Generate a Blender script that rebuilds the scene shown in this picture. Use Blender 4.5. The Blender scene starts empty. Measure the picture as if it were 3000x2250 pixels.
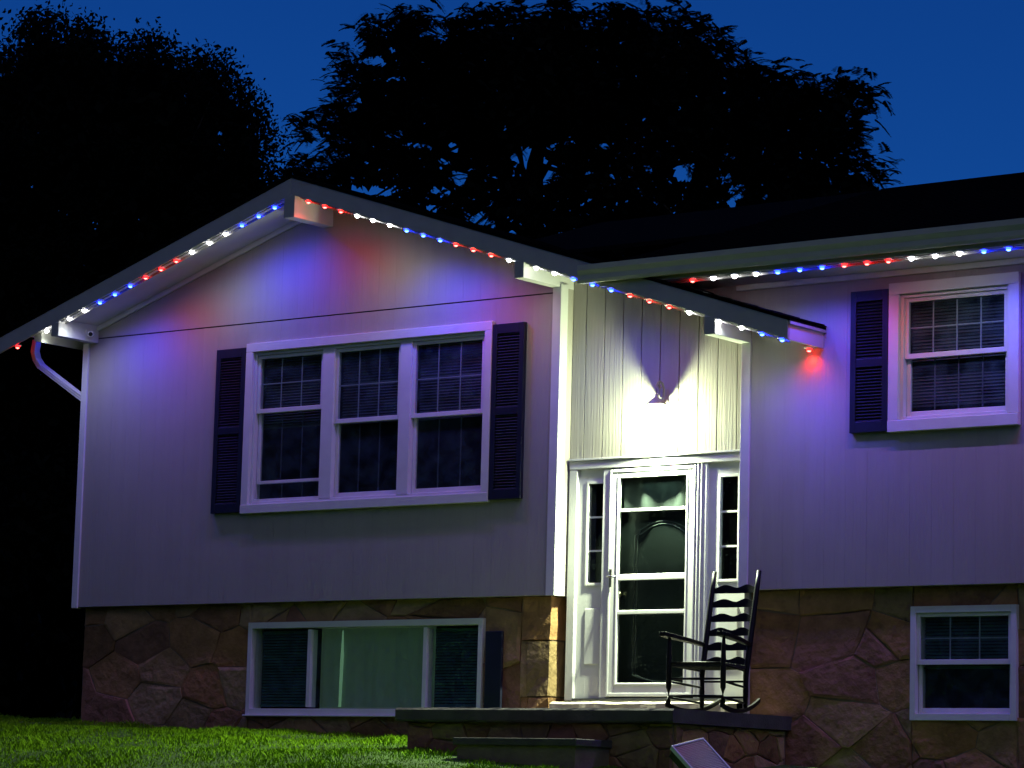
import bpy, bmesh, math, random
import numpy as np
from mathutils import Vector, Matrix

random.seed(7)
rng = np.random.default_rng(7)
scene = bpy.context.scene
col = scene.collection

# ---------------------------------------------------------------- camera
F_PX = 8910.6                                   # focal length in photo pixels (3000 px wide)
PSI, PITCH, ROLL = 0.65657, 0.13728, 0.0266
CAM = Vector((15.824, -21.577, -0.590))
_fw = Vector((-math.sin(PSI) * math.cos(PITCH), math.cos(PSI) * math.cos(PITCH), math.sin(PITCH)))
_r0 = Vector((math.cos(PSI), math.sin(PSI), 0))
_u0 = _r0.cross(_fw)
_r = _r0 * math.cos(ROLL) + _u0 * math.sin(ROLL)
_u = _u0 * math.cos(ROLL) - _r0 * math.sin(ROLL)
cam_data = bpy.data.cameras.new('camera')
cam = bpy.data.objects.new('camera', cam_data)
col.objects.link(cam)
cam.matrix_world = Matrix(((_r.x, _u.x, -_fw.x, CAM.x), (_r.y, _u.y, -_fw.y, CAM.y),
                           (_r.z, _u.z, -_fw.z, CAM.z), (0, 0, 0, 1)))
cam_data.sensor_width = 36.0
cam_data.lens = 36.0 * F_PX / 3000.0
cam_data.clip_start = 0.1
cam_data.clip_end = 2000.0
scene.camera = cam

# ---------------------------------------------------------------- sky, dusk sun, exposure
SUN_EL, SUN_AZ = 38.0, 135.0
world = bpy.data.worlds.new('World')
scene.world = world
world.use_nodes = True
wn = world.node_tree
wn.nodes.clear()
w_out = wn.nodes.new('ShaderNodeOutputWorld')
w_bg = wn.nodes.new('ShaderNodeBackground')
w_sky = wn.nodes.new('ShaderNodeTexSky')
w_sky.sky_type = 'NISHITA'
w_sky.sun_disc = False
w_sky.sun_elevation = math.radians(SUN_EL)
w_sky.sun_rotation = math.radians(SUN_AZ)
w_sky.ozone_density = 6.0
w_sky.air_density = 1.0
w_sky.dust_density = 0.0
w_tint = wn.nodes.new('ShaderNodeMixRGB')
w_tint.blend_type = 'MULTIPLY'
w_tint.inputs[0].default_value = 1.0
w_tint.inputs[2].default_value = (0.055, 0.36, 1.0, 1.0)   # deep blue-hour cast
w_bg.inputs['Strength'].default_value = 0.041
wn.links.new(w_sky.outputs[0], w_tint.inputs[1])
wn.links.new(w_tint.outputs[0], w_bg.inputs[0])
wn.links.new(w_bg.outputs[0], w_out.inputs[0])

sun_data = bpy.data.lights.new('sun', 'SUN')
sun_data.energy = 0.20
sun_data.angle = math.radians(60)
sun_data.color = (1.0, 0.80, 0.50)
sun = bpy.data.objects.new('sun', sun_data)
col.objects.link(sun)
_sd = Vector((math.sin(math.radians(SUN_AZ)) * math.cos(math.radians(SUN_EL)), math.cos(math.radians(SUN_AZ)) * math.cos(math.radians(SUN_EL)), math.sin(math.radians(SUN_EL))))          # towards the afterglow behind the viewer
sun.rotation_euler = _sd.to_track_quat('Z', 'Y').to_euler()

vs = scene.view_settings
vs.view_transform = 'Standard'
vs.look = 'None'
vs.exposure = 0.0
vs.gamma = 1.0
vs.use_curve_mapping = False
scene.render.film_transparent = False
scene.cycles.max_bounces = 5
scene.cycles.diffuse_bounces = 2
scene.cycles.glossy_bounces = 3
scene.cycles.transparent_max_bounces = 16
scene.cycles.caustics_reflective = False
scene.cycles.caustics_refractive = False
scene.cycles.sample_clamp_indirect = 2.0
scene.cycles.use_light_tree = True
scene.cycles.use_denoising = True
scene.cycles.use_adaptive_sampling = True
scene.cycles.adaptive_threshold = 0.02
scene.cycles.adaptive_min_samples = 12


# ---------------------------------------------------------------- pixel -> place
def ray(x, y):
    return _fw + _r * ((x - 1500.0) / F_PX) - _u * ((y - 1125.0) / F_PX)


def P(x, y, Y=0.0):
    """point on the plane Y seen at photo pixel (x, y)"""
    d = ray(x, y)
    t = (Y - CAM.y) / d.y
    return CAM + d * t


def PX(x, y, Y=0.0):
    return P(x, y, Y).x


def PZ(x, y, Y=0.0):
    return P(x, y, Y).z


def T(x, y, depth):
    return CAM + ray(x, y) * depth


# ---------------------------------------------------------------- materials
MATS = {}


def new_mat(name):
    m = bpy.data.materials.new(name)
    m.use_nodes = True
    MATS[name] = m
    nt = m.node_tree
    return m, nt, nt.nodes['Principled BSDF']


def N(nt, typ, **kw):
    n = nt.nodes.new(typ)
    for k, v in kw.items():
        setattr(n, k, v)
    return n


def paint(name, color, rough=0.55, var=0.08, scale=6.0, bump=0.0, bump_scale=60.0, stretch=(1, 1, 1), metallic=0.0, spec=0.4):
    m, nt, b = new_mat(name)
    b.inputs['Roughness'].default_value = rough
    b.inputs['Metallic'].default_value = metallic
    b.inputs['Specular IOR Level'].default_value = spec
    tc = N(nt, 'ShaderNodeTexCoord')
    mp = N(nt, 'ShaderNodeMapping')
    mp.inputs['Scale'].default_value = stretch
    nt.links.new(tc.outputs['Object'], mp.inputs[0])
    no = N(nt, 'ShaderNodeTexNoise')
    no.inputs['Scale'].default_value = scale
    no.inputs['Detail'].default_value = 6
    nt.links.new(mp.outputs[0], no.inputs['Vector'])
    ra = N(nt, 'ShaderNodeValToRGB')
    c = np.array(color)
    lo, hi = c * (1 - var), c * (1 + var)
    ra.color_ramp.elements[0].position = 0.3
    ra.color_ramp.elements[1].position = 0.7
    ra.color_ramp.elements[0].color = (*lo, 1)
    ra.color_ramp.elements[1].color = (*np.minimum(hi, 0.95), 1)
    nt.links.new(no.outputs[0], ra.inputs[0])
    nt.links.new(ra.outputs[0], b.inputs['Base Color'])
    if bump:
        n2 = N(nt, 'ShaderNodeTexNoise')
        n2.inputs['Scale'].default_value = bump_scale
        n2.inputs['Detail'].default_value = 5
        nt.links.new(mp.outputs[0], n2.inputs['Vector'])
        bp = N(nt, 'ShaderNodeBump')
        bp.inputs['Strength'].default_value = bump
        bp.inputs['Distance'].default_value = 0.01
        nt.links.new(n2.outputs[0], bp.inputs['Height'])
        nt.links.new(bp.outputs[0], b.inputs['Normal'])
    return m


def siding_mat():
    m, nt, b = new_mat('siding')
    b.inputs['Roughness'].default_value = 0.7
    b.inputs['Specular IOR Level'].default_value = 0.25
    tc = N(nt, 'ShaderNodeTexCoord')
    oi = N(nt, 'ShaderNodeObjectInfo')
    ad = N(nt, 'ShaderNodeVectorMath', operation='ADD')
    cx = N(nt, 'ShaderNodeCombineXYZ')
    mu = N(nt, 'ShaderNodeMath', operation='MULTIPLY')
    mu.inputs[1].default_value = 37.0
    nt.links.new(oi.outputs['Random'], mu.inputs[0])
    nt.links.new(mu.outputs[0], cx.inputs[2])
    nt.links.new(tc.outputs['Object'], ad.inputs[0])
    nt.links.new(cx.outputs[0], ad.inputs[1])
    mp = N(nt, 'ShaderNodeMapping')
    mp.inputs['Scale'].default_value = (1.0, 1.0, 0.07)
    nt.links.new(ad.outputs[0], mp.inputs[0])
    # cathedral wood grain pressed into the panels
    wv = N(nt, 'ShaderNodeTexWave', wave_type='BANDS', bands_direction='X')
    wv.inputs['Scale'].default_value = 9.0
    wv.inputs['Distortion'].default_value = 7.0
    wv.inputs['Detail'].default_value = 3.0
    wv.inputs['Detail Scale'].default_value = 2.2
    nt.links.new(mp.outputs[0], wv.inputs['Vector'])
    fi = N(nt, 'ShaderNodeTexNoise')
    fi.inputs['Scale'].default_value = 140
    fi.inputs['Detail'].default_value = 4
    nt.links.new(mp.outputs[0], fi.inputs['Vector'])
    mx = N(nt, 'ShaderNodeMath', operation='MULTIPLY_ADD')
    mx.inputs[1].default_value = 0.5
    nt.links.new(wv.outputs[0], mx.inputs[0])
    nt.links.new(fi.outputs[0], mx.inputs[2])
    bp = N(nt, 'ShaderNodeBump')
    bp.inputs['Strength'].default_value = 0.35
    bp.inputs['Distance'].default_value = 0.006
    nt.links.new(mx.outputs[0], bp.inputs['Height'])
    nt.links.new(bp.outputs[0], b.inputs['Normal'])
    no = N(nt, 'ShaderNodeTexNoise')
    no.inputs['Scale'].default_value = 1.7
    no.inputs['Detail'].default_value = 7
    nt.links.new(ad.outputs[0], no.inputs['Vector'])
    ra = N(nt, 'ShaderNodeValToRGB')
    ra.color_ramp.elements[0].position = 0.25
    ra.color_ramp.elements[1].position = 0.75
    ra.color_ramp.elements[0].color = (0.405, 0.378, 0.332, 1)
    ra.color_ramp.elements[1].color = (0.44, 0.412, 0.362, 1)
    nt.links.new(no.outputs[0], ra.inputs[0])
    m4 = N(nt, 'ShaderNodeMapping')
    m4.inputs['Scale'].default_value = (9.0, 9.0, 0.35)
    nt.links.new(tc.outputs['Object'], m4.inputs[0])
    ns = N(nt, 'ShaderNodeTexNoise')
    ns.inputs['Scale'].default_value = 1.0
    ns.inputs['Detail'].default_value = 6
    nt.links.new(m4.outputs[0], ns.inputs['Vector'])
    r4 = N(nt, 'ShaderNodeValToRGB')
    r4.color_ramp.elements[0].position = 0.35
    r4.color_ramp.elements[1].position = 0.6
    r4.color_ramp.elements[0].color = (0.86, 0.85, 0.83, 1)
    r4.color_ramp.elements[1].color = (1, 1, 1, 1)
    nt.links.new(ns.outputs[0], r4.inputs[0])
    ms = N(nt, 'ShaderNodeMixRGB', blend_type='MULTIPLY')
    ms.inputs[0].default_value = 0.3
    nt.links.new(ra.outputs[0], ms.inputs[1])
    nt.links.new(r4.outputs[0], ms.inputs[2])
    nt.links.new(ms.outputs[0], b.inputs['Base Color'])
    return m


def stone_mat():
    m, nt, b = new_mat('stone')
    b.inputs['Roughness'].default_value = 0.85
    b.inputs['Specular IOR Level'].default_value = 0.2
    oi = N(nt, 'ShaderNodeObjectInfo')
    tc = N(nt, 'ShaderNodeTexCoord')
    ra = N(nt, 'ShaderNodeValToRGB')
    ra.color_ramp.interpolation = 'CONSTANT'
    cols = [(0.20, 0.12, 0.075), (0.26, 0.165, 0.09), (0.17, 0.105, 0.08), (0.27, 0.19, 0.115), (0.15, 0.095, 0.055),
            (0.23, 0.13, 0.10), (0.29, 0.22, 0.145), (0.19, 0.15, 0.09), (0.25, 0.15, 0.075)]
    e = ra.color_ramp.elements
    while len(e) < len(cols):
        e.new(0.5)
    for i, c in enumerate(cols):
        e[i].position = i / len(cols)
        e[i].color = (*c, 1)
    nt.links.new(oi.outputs['Random'], ra.inputs[0])
    no = N(nt, 'ShaderNodeTexNoise')
    no.inputs['Scale'].default_value = 5.0
    no.inputs['Detail'].default_value = 9
    no.inputs['Roughness'].default_value = 0.65
    nt.links.new(tc.outputs['Object'], no.inputs['Vector'])
    r2 = N(nt, 'ShaderNodeValToRGB')
    r2.color_ramp.elements[0].color = (0.66, 0.64, 0.62, 1)
    r2.color_ramp.elements[1].color = (1.28, 1.26, 1.2, 1)
    r2.color_ramp.elements[0].position = 0.3
    r2.color_ramp.elements[1].position = 0.72
    nt.links.new(no.outputs[0], r2.inputs[0])
    mm = N(nt, 'ShaderNodeMixRGB', blend_type='MULTIPLY')
    mm.inputs[0].default_value = 1
    nt.links.new(ra.outputs[0], mm.inputs[1])
    nt.links.new(r2.outputs[0], mm.inputs[2])
    dk = N(nt, 'ShaderNodeMixRGB', blend_type='MULTIPLY')
    dk.inputs[0].default_value = 1
    dk.inputs[2].default_value = (1.38, 1.22, 0.98, 1)
    nt.links.new(mm.outputs[0], dk.inputs[1])
    nt.links.new(dk.outputs[0], b.inputs['Base Color'])
    n2 = N(nt, 'ShaderNodeTexNoise')
    n2.inputs['Scale'].default_value = 14
    n2.inputs['Detail'].default_value = 8
    nt.links.new(tc.outputs['Object'], n2.inputs['Vector'])
    bp = N(nt, 'ShaderNodeBump')
    bp.inputs['Strength'].default_value = 0.7
    bp.inputs['Distance'].default_value = 0.03
    nt.links.new(n2.outputs[0], bp.inputs['Height'])
    nt.links.new(bp.outputs[0], b.inputs['Normal'])
    return m


def emit_mat(name, color, strength):
    m, nt, b = new_mat(name)
    nt.nodes.remove(b)
    em = N(nt, 'ShaderNodeEmission')
    em.inputs[0].default_value = (*color, 1)
    em.inputs[1].default_value = strength
    nt.links.new(em.outputs[0], nt.nodes['Material Output'].inputs[0])
    return m


def glass_mat(name, tint=(0.9, 0.95, 0.93), refl=1.0, rough=0.01, sheen=0.025):
    m, nt, b = new_mat(name)
    nt.nodes.remove(b)
    tr = N(nt, 'ShaderNodeBsdfTransparent')
    tr.inputs[0].default_value = (*tint, 1)
    gl = N(nt, 'ShaderNodeBsdfGlossy')
    gl.inputs['Roughness'].default_value = rough
    gl.inputs['Color'].default_value = (refl, refl, refl, 1)
    lw = N(nt, 'ShaderNodeLayerWeight')            # Schlick reflectance, the same from both sides
    lw.inputs[0].default_value = 0.5
    pw = N(nt, 'ShaderNodeMath', operation='POWER')
    pw.inputs[1].default_value = 5.0
    nt.links.new(lw.outputs['Facing'], pw.inputs[0])
    fr = N(nt, 'ShaderNodeMath', operation='MULTIPLY_ADD')
    fr.inputs[1].default_value = 0.96
    fr.inputs[2].default_value = 0.04
    nt.links.new(pw.outputs[0], fr.inputs[0])
    mx = N(nt, 'ShaderNodeMixShader')
    nt.links.new(fr.outputs[0], mx.inputs[0])
    nt.links.new(tr.outputs[0], mx.inputs[1])
    nt.links.new(gl.outputs[0], mx.inputs[2])
    # faint waviness, and a blotchy teal sheen painted in as diffuse colour
    tc = N(nt, 'ShaderNodeTexCoord')
    no = N(nt, 'ShaderNodeTexNoise')
    no.inputs['Scale'].default_value = 2.5
    nt.links.new(tc.outputs['Object'], no.inputs['Vector'])
    bp = N(nt, 'ShaderNodeBump')
    bp.inputs['Strength'].default_value = 0.08
    nt.links.new(no.outputs[0], bp.inputs['Height'])
    nt.links.new(bp.outputs[0], gl.inputs['Normal'])
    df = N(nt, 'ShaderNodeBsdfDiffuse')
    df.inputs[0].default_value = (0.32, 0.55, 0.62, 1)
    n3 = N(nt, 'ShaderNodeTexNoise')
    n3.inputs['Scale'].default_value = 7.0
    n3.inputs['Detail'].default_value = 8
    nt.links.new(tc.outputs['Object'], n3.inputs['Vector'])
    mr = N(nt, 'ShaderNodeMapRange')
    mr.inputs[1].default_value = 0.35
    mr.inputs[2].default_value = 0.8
    mr.inputs[3].default_value = sheen * 0.4
    mr.inputs[4].default_value = sheen * 2.2
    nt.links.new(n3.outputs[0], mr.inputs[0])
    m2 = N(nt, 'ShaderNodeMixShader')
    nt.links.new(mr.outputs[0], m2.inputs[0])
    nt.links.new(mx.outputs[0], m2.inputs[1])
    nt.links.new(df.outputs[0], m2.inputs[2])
    nt.links.new(m2.outputs[0], nt.nodes['Material Output'].inputs[0])
    return m


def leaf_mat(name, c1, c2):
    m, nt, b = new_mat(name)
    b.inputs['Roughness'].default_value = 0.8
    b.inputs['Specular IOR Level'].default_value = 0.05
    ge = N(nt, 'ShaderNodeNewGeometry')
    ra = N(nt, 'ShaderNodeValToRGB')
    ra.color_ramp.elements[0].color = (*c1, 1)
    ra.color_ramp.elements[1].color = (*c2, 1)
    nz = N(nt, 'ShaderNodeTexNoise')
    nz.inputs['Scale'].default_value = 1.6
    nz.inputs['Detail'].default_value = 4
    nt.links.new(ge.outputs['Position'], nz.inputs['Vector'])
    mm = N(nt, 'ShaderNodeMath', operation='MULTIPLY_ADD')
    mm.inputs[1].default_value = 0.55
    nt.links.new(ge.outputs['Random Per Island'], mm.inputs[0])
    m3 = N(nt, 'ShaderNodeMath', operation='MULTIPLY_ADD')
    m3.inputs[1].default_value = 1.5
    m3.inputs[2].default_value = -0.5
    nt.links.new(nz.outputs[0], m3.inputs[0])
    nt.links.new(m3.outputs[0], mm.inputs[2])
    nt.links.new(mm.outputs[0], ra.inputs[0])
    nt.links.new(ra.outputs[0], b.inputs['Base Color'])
    return m


siding_mat()
stone_mat()
paint('white', (0.74, 0.74, 0.71), rough=0.45, var=0.05, bump=0.05, bump_scale=40)
paint('fascia', (0.44, 0.44, 0.40), rough=0.55, var=0.06, bump=0.06, bump_scale=30)
paint('soffit', (0.74, 0.73, 0.72), rough=0.6, var=0.05)
paint('gutter_metal', (0.56, 0.57, 0.48), rough=0.35, var=0.05)
paint('sheathing', (0.40, 0.375, 0.33), rough=0.9)
paint('gap', (0.03, 0.028, 0.028), rough=0.9)
paint('navy', (0.012, 0.015, 0.032), rough=0.45, var=0.15)
paint('mortar', (0.19, 0.145, 0.095), rough=0.95, var=0.2, bump=0.6, bump_scale=30)
paint('concrete', (0.075, 0.068, 0.06), rough=0.9, var=0.25, scale=5, bump=0.5, bump_scale=50)
paint('sill_stone', (0.5, 0.44, 0.33), rough=0.85, var=0.25, scale=9, bump=0.5, bump_scale=30)
paint('shingle', (0.006, 0.006, 0.006), spec=0.02, rough=1.0, var=0.35, scale=30, bump=0.6, bump_scale=120)
paint('chair_black', (0.004, 0.004, 0.005), rough=0.5, var=0.2, spec=0.2)
paint('seat_weave', (0.016, 0.018, 0.014), rough=0.8, var=0.3, scale=60)
paint('dark_room', (0.006, 0.007, 0.007), rough=1.0)
paint('dark_door', (0.008, 0.010, 0.010), rough=0.35)
paint('door_mould', (0.12, 0.13, 0.13), rough=0.4)
paint('blind', (0.055, 0.062, 0.07), rough=0.7, var=0.05)
paint('blind_dark', (0.03, 0.11, 0.075), rough=0.7, var=0.05)
paint('muntin', (0.36, 0.38, 0.40), rough=0.5, var=0.03)
paint('muntin_dim', (0.10, 0.11, 0.12), rough=0.5, var=0.03)
paint('cloth', (0.045, 0.05, 0.048), rough=0.9, var=0.3, scale=4)
paint('steel', (0.35, 0.35, 0.35), rough=0.3, metallic=1.0)
paint('brass', (0.6, 0.5, 0.3), rough=0.3, metallic=1.0)
paint('pewter', (0.34, 0.31, 0.29), rough=0.5, metallic=0.3)
paint('plastic_white', (0.8, 0.8, 0.8), rough=0.35, var=0.02)
paint('plastic_black', (0.01, 0.01, 0.01), rough=0.4)
paint('solar_cell', (0.07, 0.045, 0.06), rough=0.25, var=0.2)
paint('soil', (0.045, 0.095, 0.010), rough=1.0, var=0.4, scale=3, bump=0.8, bump_scale=20)
paint('bark', (0.035, 0.028, 0.022), rough=0.95, var=0.3, bump=0.8, bump_scale=20)
paint('channel', (0.26, 0.26, 0.26), rough=0.5)
paint('track', (0.6, 0.6, 0.6), rough=0.4, var=0.03)
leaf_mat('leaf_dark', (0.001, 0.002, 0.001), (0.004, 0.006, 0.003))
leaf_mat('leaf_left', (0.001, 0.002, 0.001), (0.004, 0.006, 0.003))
leaf_mat('grass', (0.09, 0.21, 0.005), (0.18, 0.36, 0.010))
glass_mat('glass', sheen=0.03)
glass_mat('door_glass', sheen=0.0008)
glass_mat('lamp_glass', tint=(0.97, 0.97, 0.95), sheen=0.01)

# curtain behind the basement window: faint indoor glow put into the cloth's own emission
_m, _nt, _b = new_mat('curtain')
_b.inputs['Roughness'].default_value = 0.9
_b.inputs['Base Color'].default_value = (0.20, 0.26, 0.20, 1)
_tc = N(_nt, 'ShaderNodeTexCoord')
_mp = N(_nt, 'ShaderNodeMapping')
_mp.inputs['Scale'].default_value = (1, 1, 0.05)
_no = N(_nt, 'ShaderNodeTexNoise')
_no.inputs['Scale'].default_value = 5
_nt.links.new(_tc.outputs['Object'], _mp.inputs[0])
_nt.links.new(_mp.outputs[0], _no.inputs['Vector'])
_ra = N(_nt, 'ShaderNodeValToRGB')
_ra.color_ramp.elements[0].color = (0.016, 0.034, 0.020, 1)
_ra.color_ramp.elements[1].color = (0.030, 0.052, 0.030, 1)
_nt.links.new(_no.outputs[0], _ra.inputs[0])
_nt.links.new(_ra.outputs[0], _b.inputs['Emission Color'])
_b.inputs['Emission Strength'].default_value = 0.5
emit_mat('reflection_strip', (0.25, 0.5, 0.30), 0.40)  # glowing strip that paints a light's reflection over the middle pane

LED_COL = {'r': (1.0, 0.035, 0.03), 'w': (0.90, 1.0, 0.96), 'b': (0.07, 0.06, 1.0)}
emit_mat('led_r', (1.0, 0.004, 0.004), 24.0)
emit_mat('led_w', (1.0, 1.0, 0.97), 34.0)
emit_mat('led_b', (0.003, 0.010, 1.0), 60.0)
emit_mat('led_core_r', (1.0, 0.10, 0.08), 14.0)
emit_mat('led_core_w', (1.0, 1.0, 0.97), 24.0)
emit_mat('led_core_b', (0.07, 0.20, 1.0), 14.0)
emit_mat('sconce_bulb', (0.84, 1.0, 0.58), 5200.0)


# ---------------------------------------------------------------- object helpers
def tag(o, label=None, cat=None, group=None, kind=None):
    if label: o['label'] = label
    if cat: o['category'] = cat
    if group: o['group'] = group
    if kind: o['kind'] = kind
    return o


def thing(name, loc, label, cat, group=None):
    o = bpy.data.objects.new(name, None)
    o.empty_display_size = 0.2
    o.location = loc
    col.objects.link(o)
    return tag(o, label, cat, group)


def base(o):
    v = Vector((0, 0, 0))
    while o is not None:
        v = v + o.location
        o = o.parent
    return v


class MB:
    def __init__(self):
        self.v, self.f = [], []

    def box(self, x0, x1, y0, y1, z0, z1):
        n = len(self.v)
        for z in (z0, z1):
            self.v += [(x0, y0, z), (x1, y0, z), (x1, y1, z), (x0, y1, z)]
        self.f += [(n, n + 3, n + 2, n + 1), (n + 4, n + 5, n + 6, n + 7), (n, n + 1, n + 5, n + 4),
                   (n + 1, n + 2, n + 6, n + 5), (n + 2, n + 3, n + 7, n + 6), (n + 3, n, n + 4, n + 7)]
        return self

    def prism(self, poly, y0, y1):
        """poly: [(x, z)] extruded from y0 to y1"""
        n, k = len(self.v), len(poly)
        self.v += [(x, y0, z) for x, z in poly] + [(x, y1, z) for x, z in poly]
        self.f += [tuple(range(n, n + k)), tuple(range(n + 2 * k - 1, n + k - 1, -1))]
        for i in range(k):
            j = (i + 1) % k
            self.f.append((n + j, n + i, n + k + i, n + k + j))
        return self

    def prism_x(self, poly, x0, x1):
        """poly: [(y, z)] extruded from x0 to x1"""
        n, k = len(self.v), len(poly)
        self.v += [(x0, y, z) for y, z in poly] + [(x1, y, z) for y, z in poly]
        self.f += [tuple(range(n, n + k)), tuple(range(n + 2 * k - 1, n + k - 1, -1))]
        for i in range(k):
            j = (i + 1) % k
            self.f.append((n + j, n + i, n + k + i, n + k + j))
        return self

    def tube(self, pts, rad, seg=10, cap=True, ry=None):
        pts = [Vector(p) for p in pts]
        rs = rad if isinstance(rad, (list, tuple)) else [rad] * len(pts)
        n0 = len(self.v)
        up = Vector((0, 0, 1))
        for i, p in enumerate(pts):
            d = (pts[min(i + 1, len(pts) - 1)] - pts[max(i - 1, 0)]).normalized()
            a = d.cross(up)
            if a.length < 1e-3:
                a = d.cross(Vector((0, 1, 0)))
            a.normalize()
            b = a.cross(d).normalized()
            for s in range(seg):
                t = 2 * math.pi * s / seg
                self.v.append(tuple(p + a * math.cos(t) * rs[i] + b * math.sin(t) * rs[i]))
        for i in range(len(pts) - 1):
            for s in range(seg):
                q = n0 + i * seg
                self.f.append((q + s, q + (s + 1) % seg, q + seg + (s + 1) % seg, q + seg + s))
        if cap:
            self.f.append(tuple(range(n0 + seg - 1, n0 - 1, -1)))
            q = n0 + (len(pts) - 1) * seg
            self.f.append(tuple(range(q, q + seg)))
        return self

    def bar(self, a, b, w, h, side=(1, 0, 0)):
        """rectangular bar from a to b, w along side, h along the other axis"""
        a, b = Vector(a), Vector(b)
        d = (b - a).normalized()
        s = Vector(side)
        s = (s - d * s.dot(d)).normalized()
        t = d.cross(s)
        n = len(self.v)
        for p in (a, b):
            for i, j in ((-1, -1), (1, -1), (1, 1), (-1, 1)):
                self.v.append(tuple(p + s * (w / 2 * i) + t * (h / 2 * j)))
        self.f += [(n, n + 3, n + 2, n + 1), (n + 4, n + 5, n + 6, n + 7), (n, n + 1, n + 5, n + 4),
                   (n + 1, n + 2, n + 6, n + 5), (n + 2, n + 3, n + 7, n + 6), (n + 3, n, n + 4, n + 7)]
        return self

    def lathe(self, c, prof, seg=20):
        """prof: [(r, z)] turned about the vertical through c"""
        n0 = len(self.v)
        for r, z in prof:
            for s in range(seg):
                t = 2 * math.pi * s / seg
                self.v.append((c[0] + r * math.cos(t), c[1] + r * math.sin(t), c[2] + z))
        for i in range(len(prof) - 1):
            for s in range(seg):
                q = n0 + i * seg
                self.f.append((q + s, q + (s + 1) % seg, q + seg + (s + 1) % seg, q + seg + s))
        return self

    def build(self, name, mat, parent=None, bevel=0.0, smooth=False, kind=None, seg=2):
        b = base(parent)
        me = bpy.data.meshes.new(name)
        me.from_pydata([(x - b.x, y - b.y, z - b.z) for x, y, z in self.v], [], self.f)
        me.validate()
        bm = bmesh.new()
        bm.from_mesh(me)
        bmesh.ops.recalc_face_normals(bm, faces=bm.faces)
        bm.to_mesh(me)
        bm.free()
        me.materials.append(MATS[mat] if isinstance(mat, str) else mat)
        if smooth:
            for p in me.polygons:
                p.use_smooth = True
        o = bpy.data.objects.new(name, me)
        col.objects.link(o)
        o.parent = parent
        if bevel:
            md = o.modifiers.new('bevel', 'BEVEL')
            md.width = bevel
            md.segments = seg
            md.limit_method = 'ANGLE'
        if kind:
            o['kind'] = kind
        return o


def box(name, mat, parent, x0, x1, y0, y1, z0, z1, bevel=0.0, kind=None):
    return MB().box(x0, x1, y0, y1, z0, z1).build(name, mat, parent, bevel, kind=kind)


def fast_mesh(name, verts, quads, mat, parent=None, kind=None):
    """verts (n,3), quads (m,4) numpy"""
    b = base(parent)
    verts = verts - np.array([b.x, b.y, b.z])
    me = bpy.data.meshes.new(name)
    me.vertices.add(len(verts))
    me.vertices.foreach_set('co', verts.astype(np.float32).ravel())
    k = quads.shape[1]
    me.loops.add(quads.size)
    me.loops.foreach_set('vertex_index', quads.astype(np.int32).ravel())
    me.polygons.add(len(quads))
    me.polygons.foreach_set('loop_start', np.arange(0, quads.size, k, dtype=np.int32))
    me.polygons.foreach_set('loop_total', np.full(len(quads), k, dtype=np.int32))
    me.update(calc_edges=True)
    me.materials.append(MATS[mat])
    o = bpy.data.objects.new(name, me)
    col.objects.link(o)
    o.parent = parent
    if kind:
        o['kind'] = kind
    return o


# ---------------------------------------------------------------- key dimensions (metres)
XL, XC, XR, XE = -6.276, -0.276, 1.701, 9.0      # siding corners: left, entry left, entry right, far right end
ZB, ZT = 1.256, 3.972                             # bottom of siding, joint between siding sheets
OH, DR = 0.539, 0.189                             # roof overhang, entry recess depth
YS = 0.10                                         # stone face is set back under the siding
RX, SL = -3.063, 0.3205                           # gable ridge x, roof slope
RAKE_L, RAKE_R = -7.35, 2.487
PORCH_Z = 0.195
SOFFIT_Z = 3.872


def zf(x, base_z=5.05):
    """underside of the rake boards"""
    return base_z - SL * abs(x - RX)


def ground(x, y):
    z0 = 0.095 - 0.026 * (x + 6.36)
    if x > 0.5:
        z0 -= 0.05 * (x - 0.5)
    t = max(0.0, -y)
    return max(z0, -1.2) - 0.055 * t - 0.012 * min(t, 9) ** 2 * 0.75 - (0.16 * max(0, t - 9) if t < 18 else 0.16 * 9) * 0.35 + (0.01 * min(max(0.0, y), 30))


# ================================================================= SETTING
def build_ground():
    xs = np.concatenate([np.linspace(-900, -40, 14), np.linspace(-30, 30, 121), np.linspace(40, 900, 14)])
    ys = np.concatenate([np.linspace(-900, -40, 14), np.linspace(-30, 16, 116), np.linspace(25, 900, 14)])
    V, Q = [], []
    for y in ys:
        for x in xs:
            g = ground(min(max(x, -14), 9), min(max(y, -26), 14))
            if -14 < x < 9 and -8 < y < 0.5:
                g += 0.012 * math.sin(3.1 * x + 1.3 * y) + 0.010 * math.sin(1.7 * x - 4.1 * y)
            V.append((x, y, g))
    nx = len(xs)
    for j in range(len(ys) - 1):
        for i in range(nx - 1):
            Q.append((j * nx + i, j * nx + i + 1, (j + 1) * nx + i + 1, (j + 1) * nx + i))
    o = fast_mesh('lawn_ground', np.array(V), np.array(Q), 'soil')
    for p in o.data.polygons:
        p.use_smooth = True
    tag(o, 'sloping dark lawn ground in front of the house', None, kind='structure')


build_ground()


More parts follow.
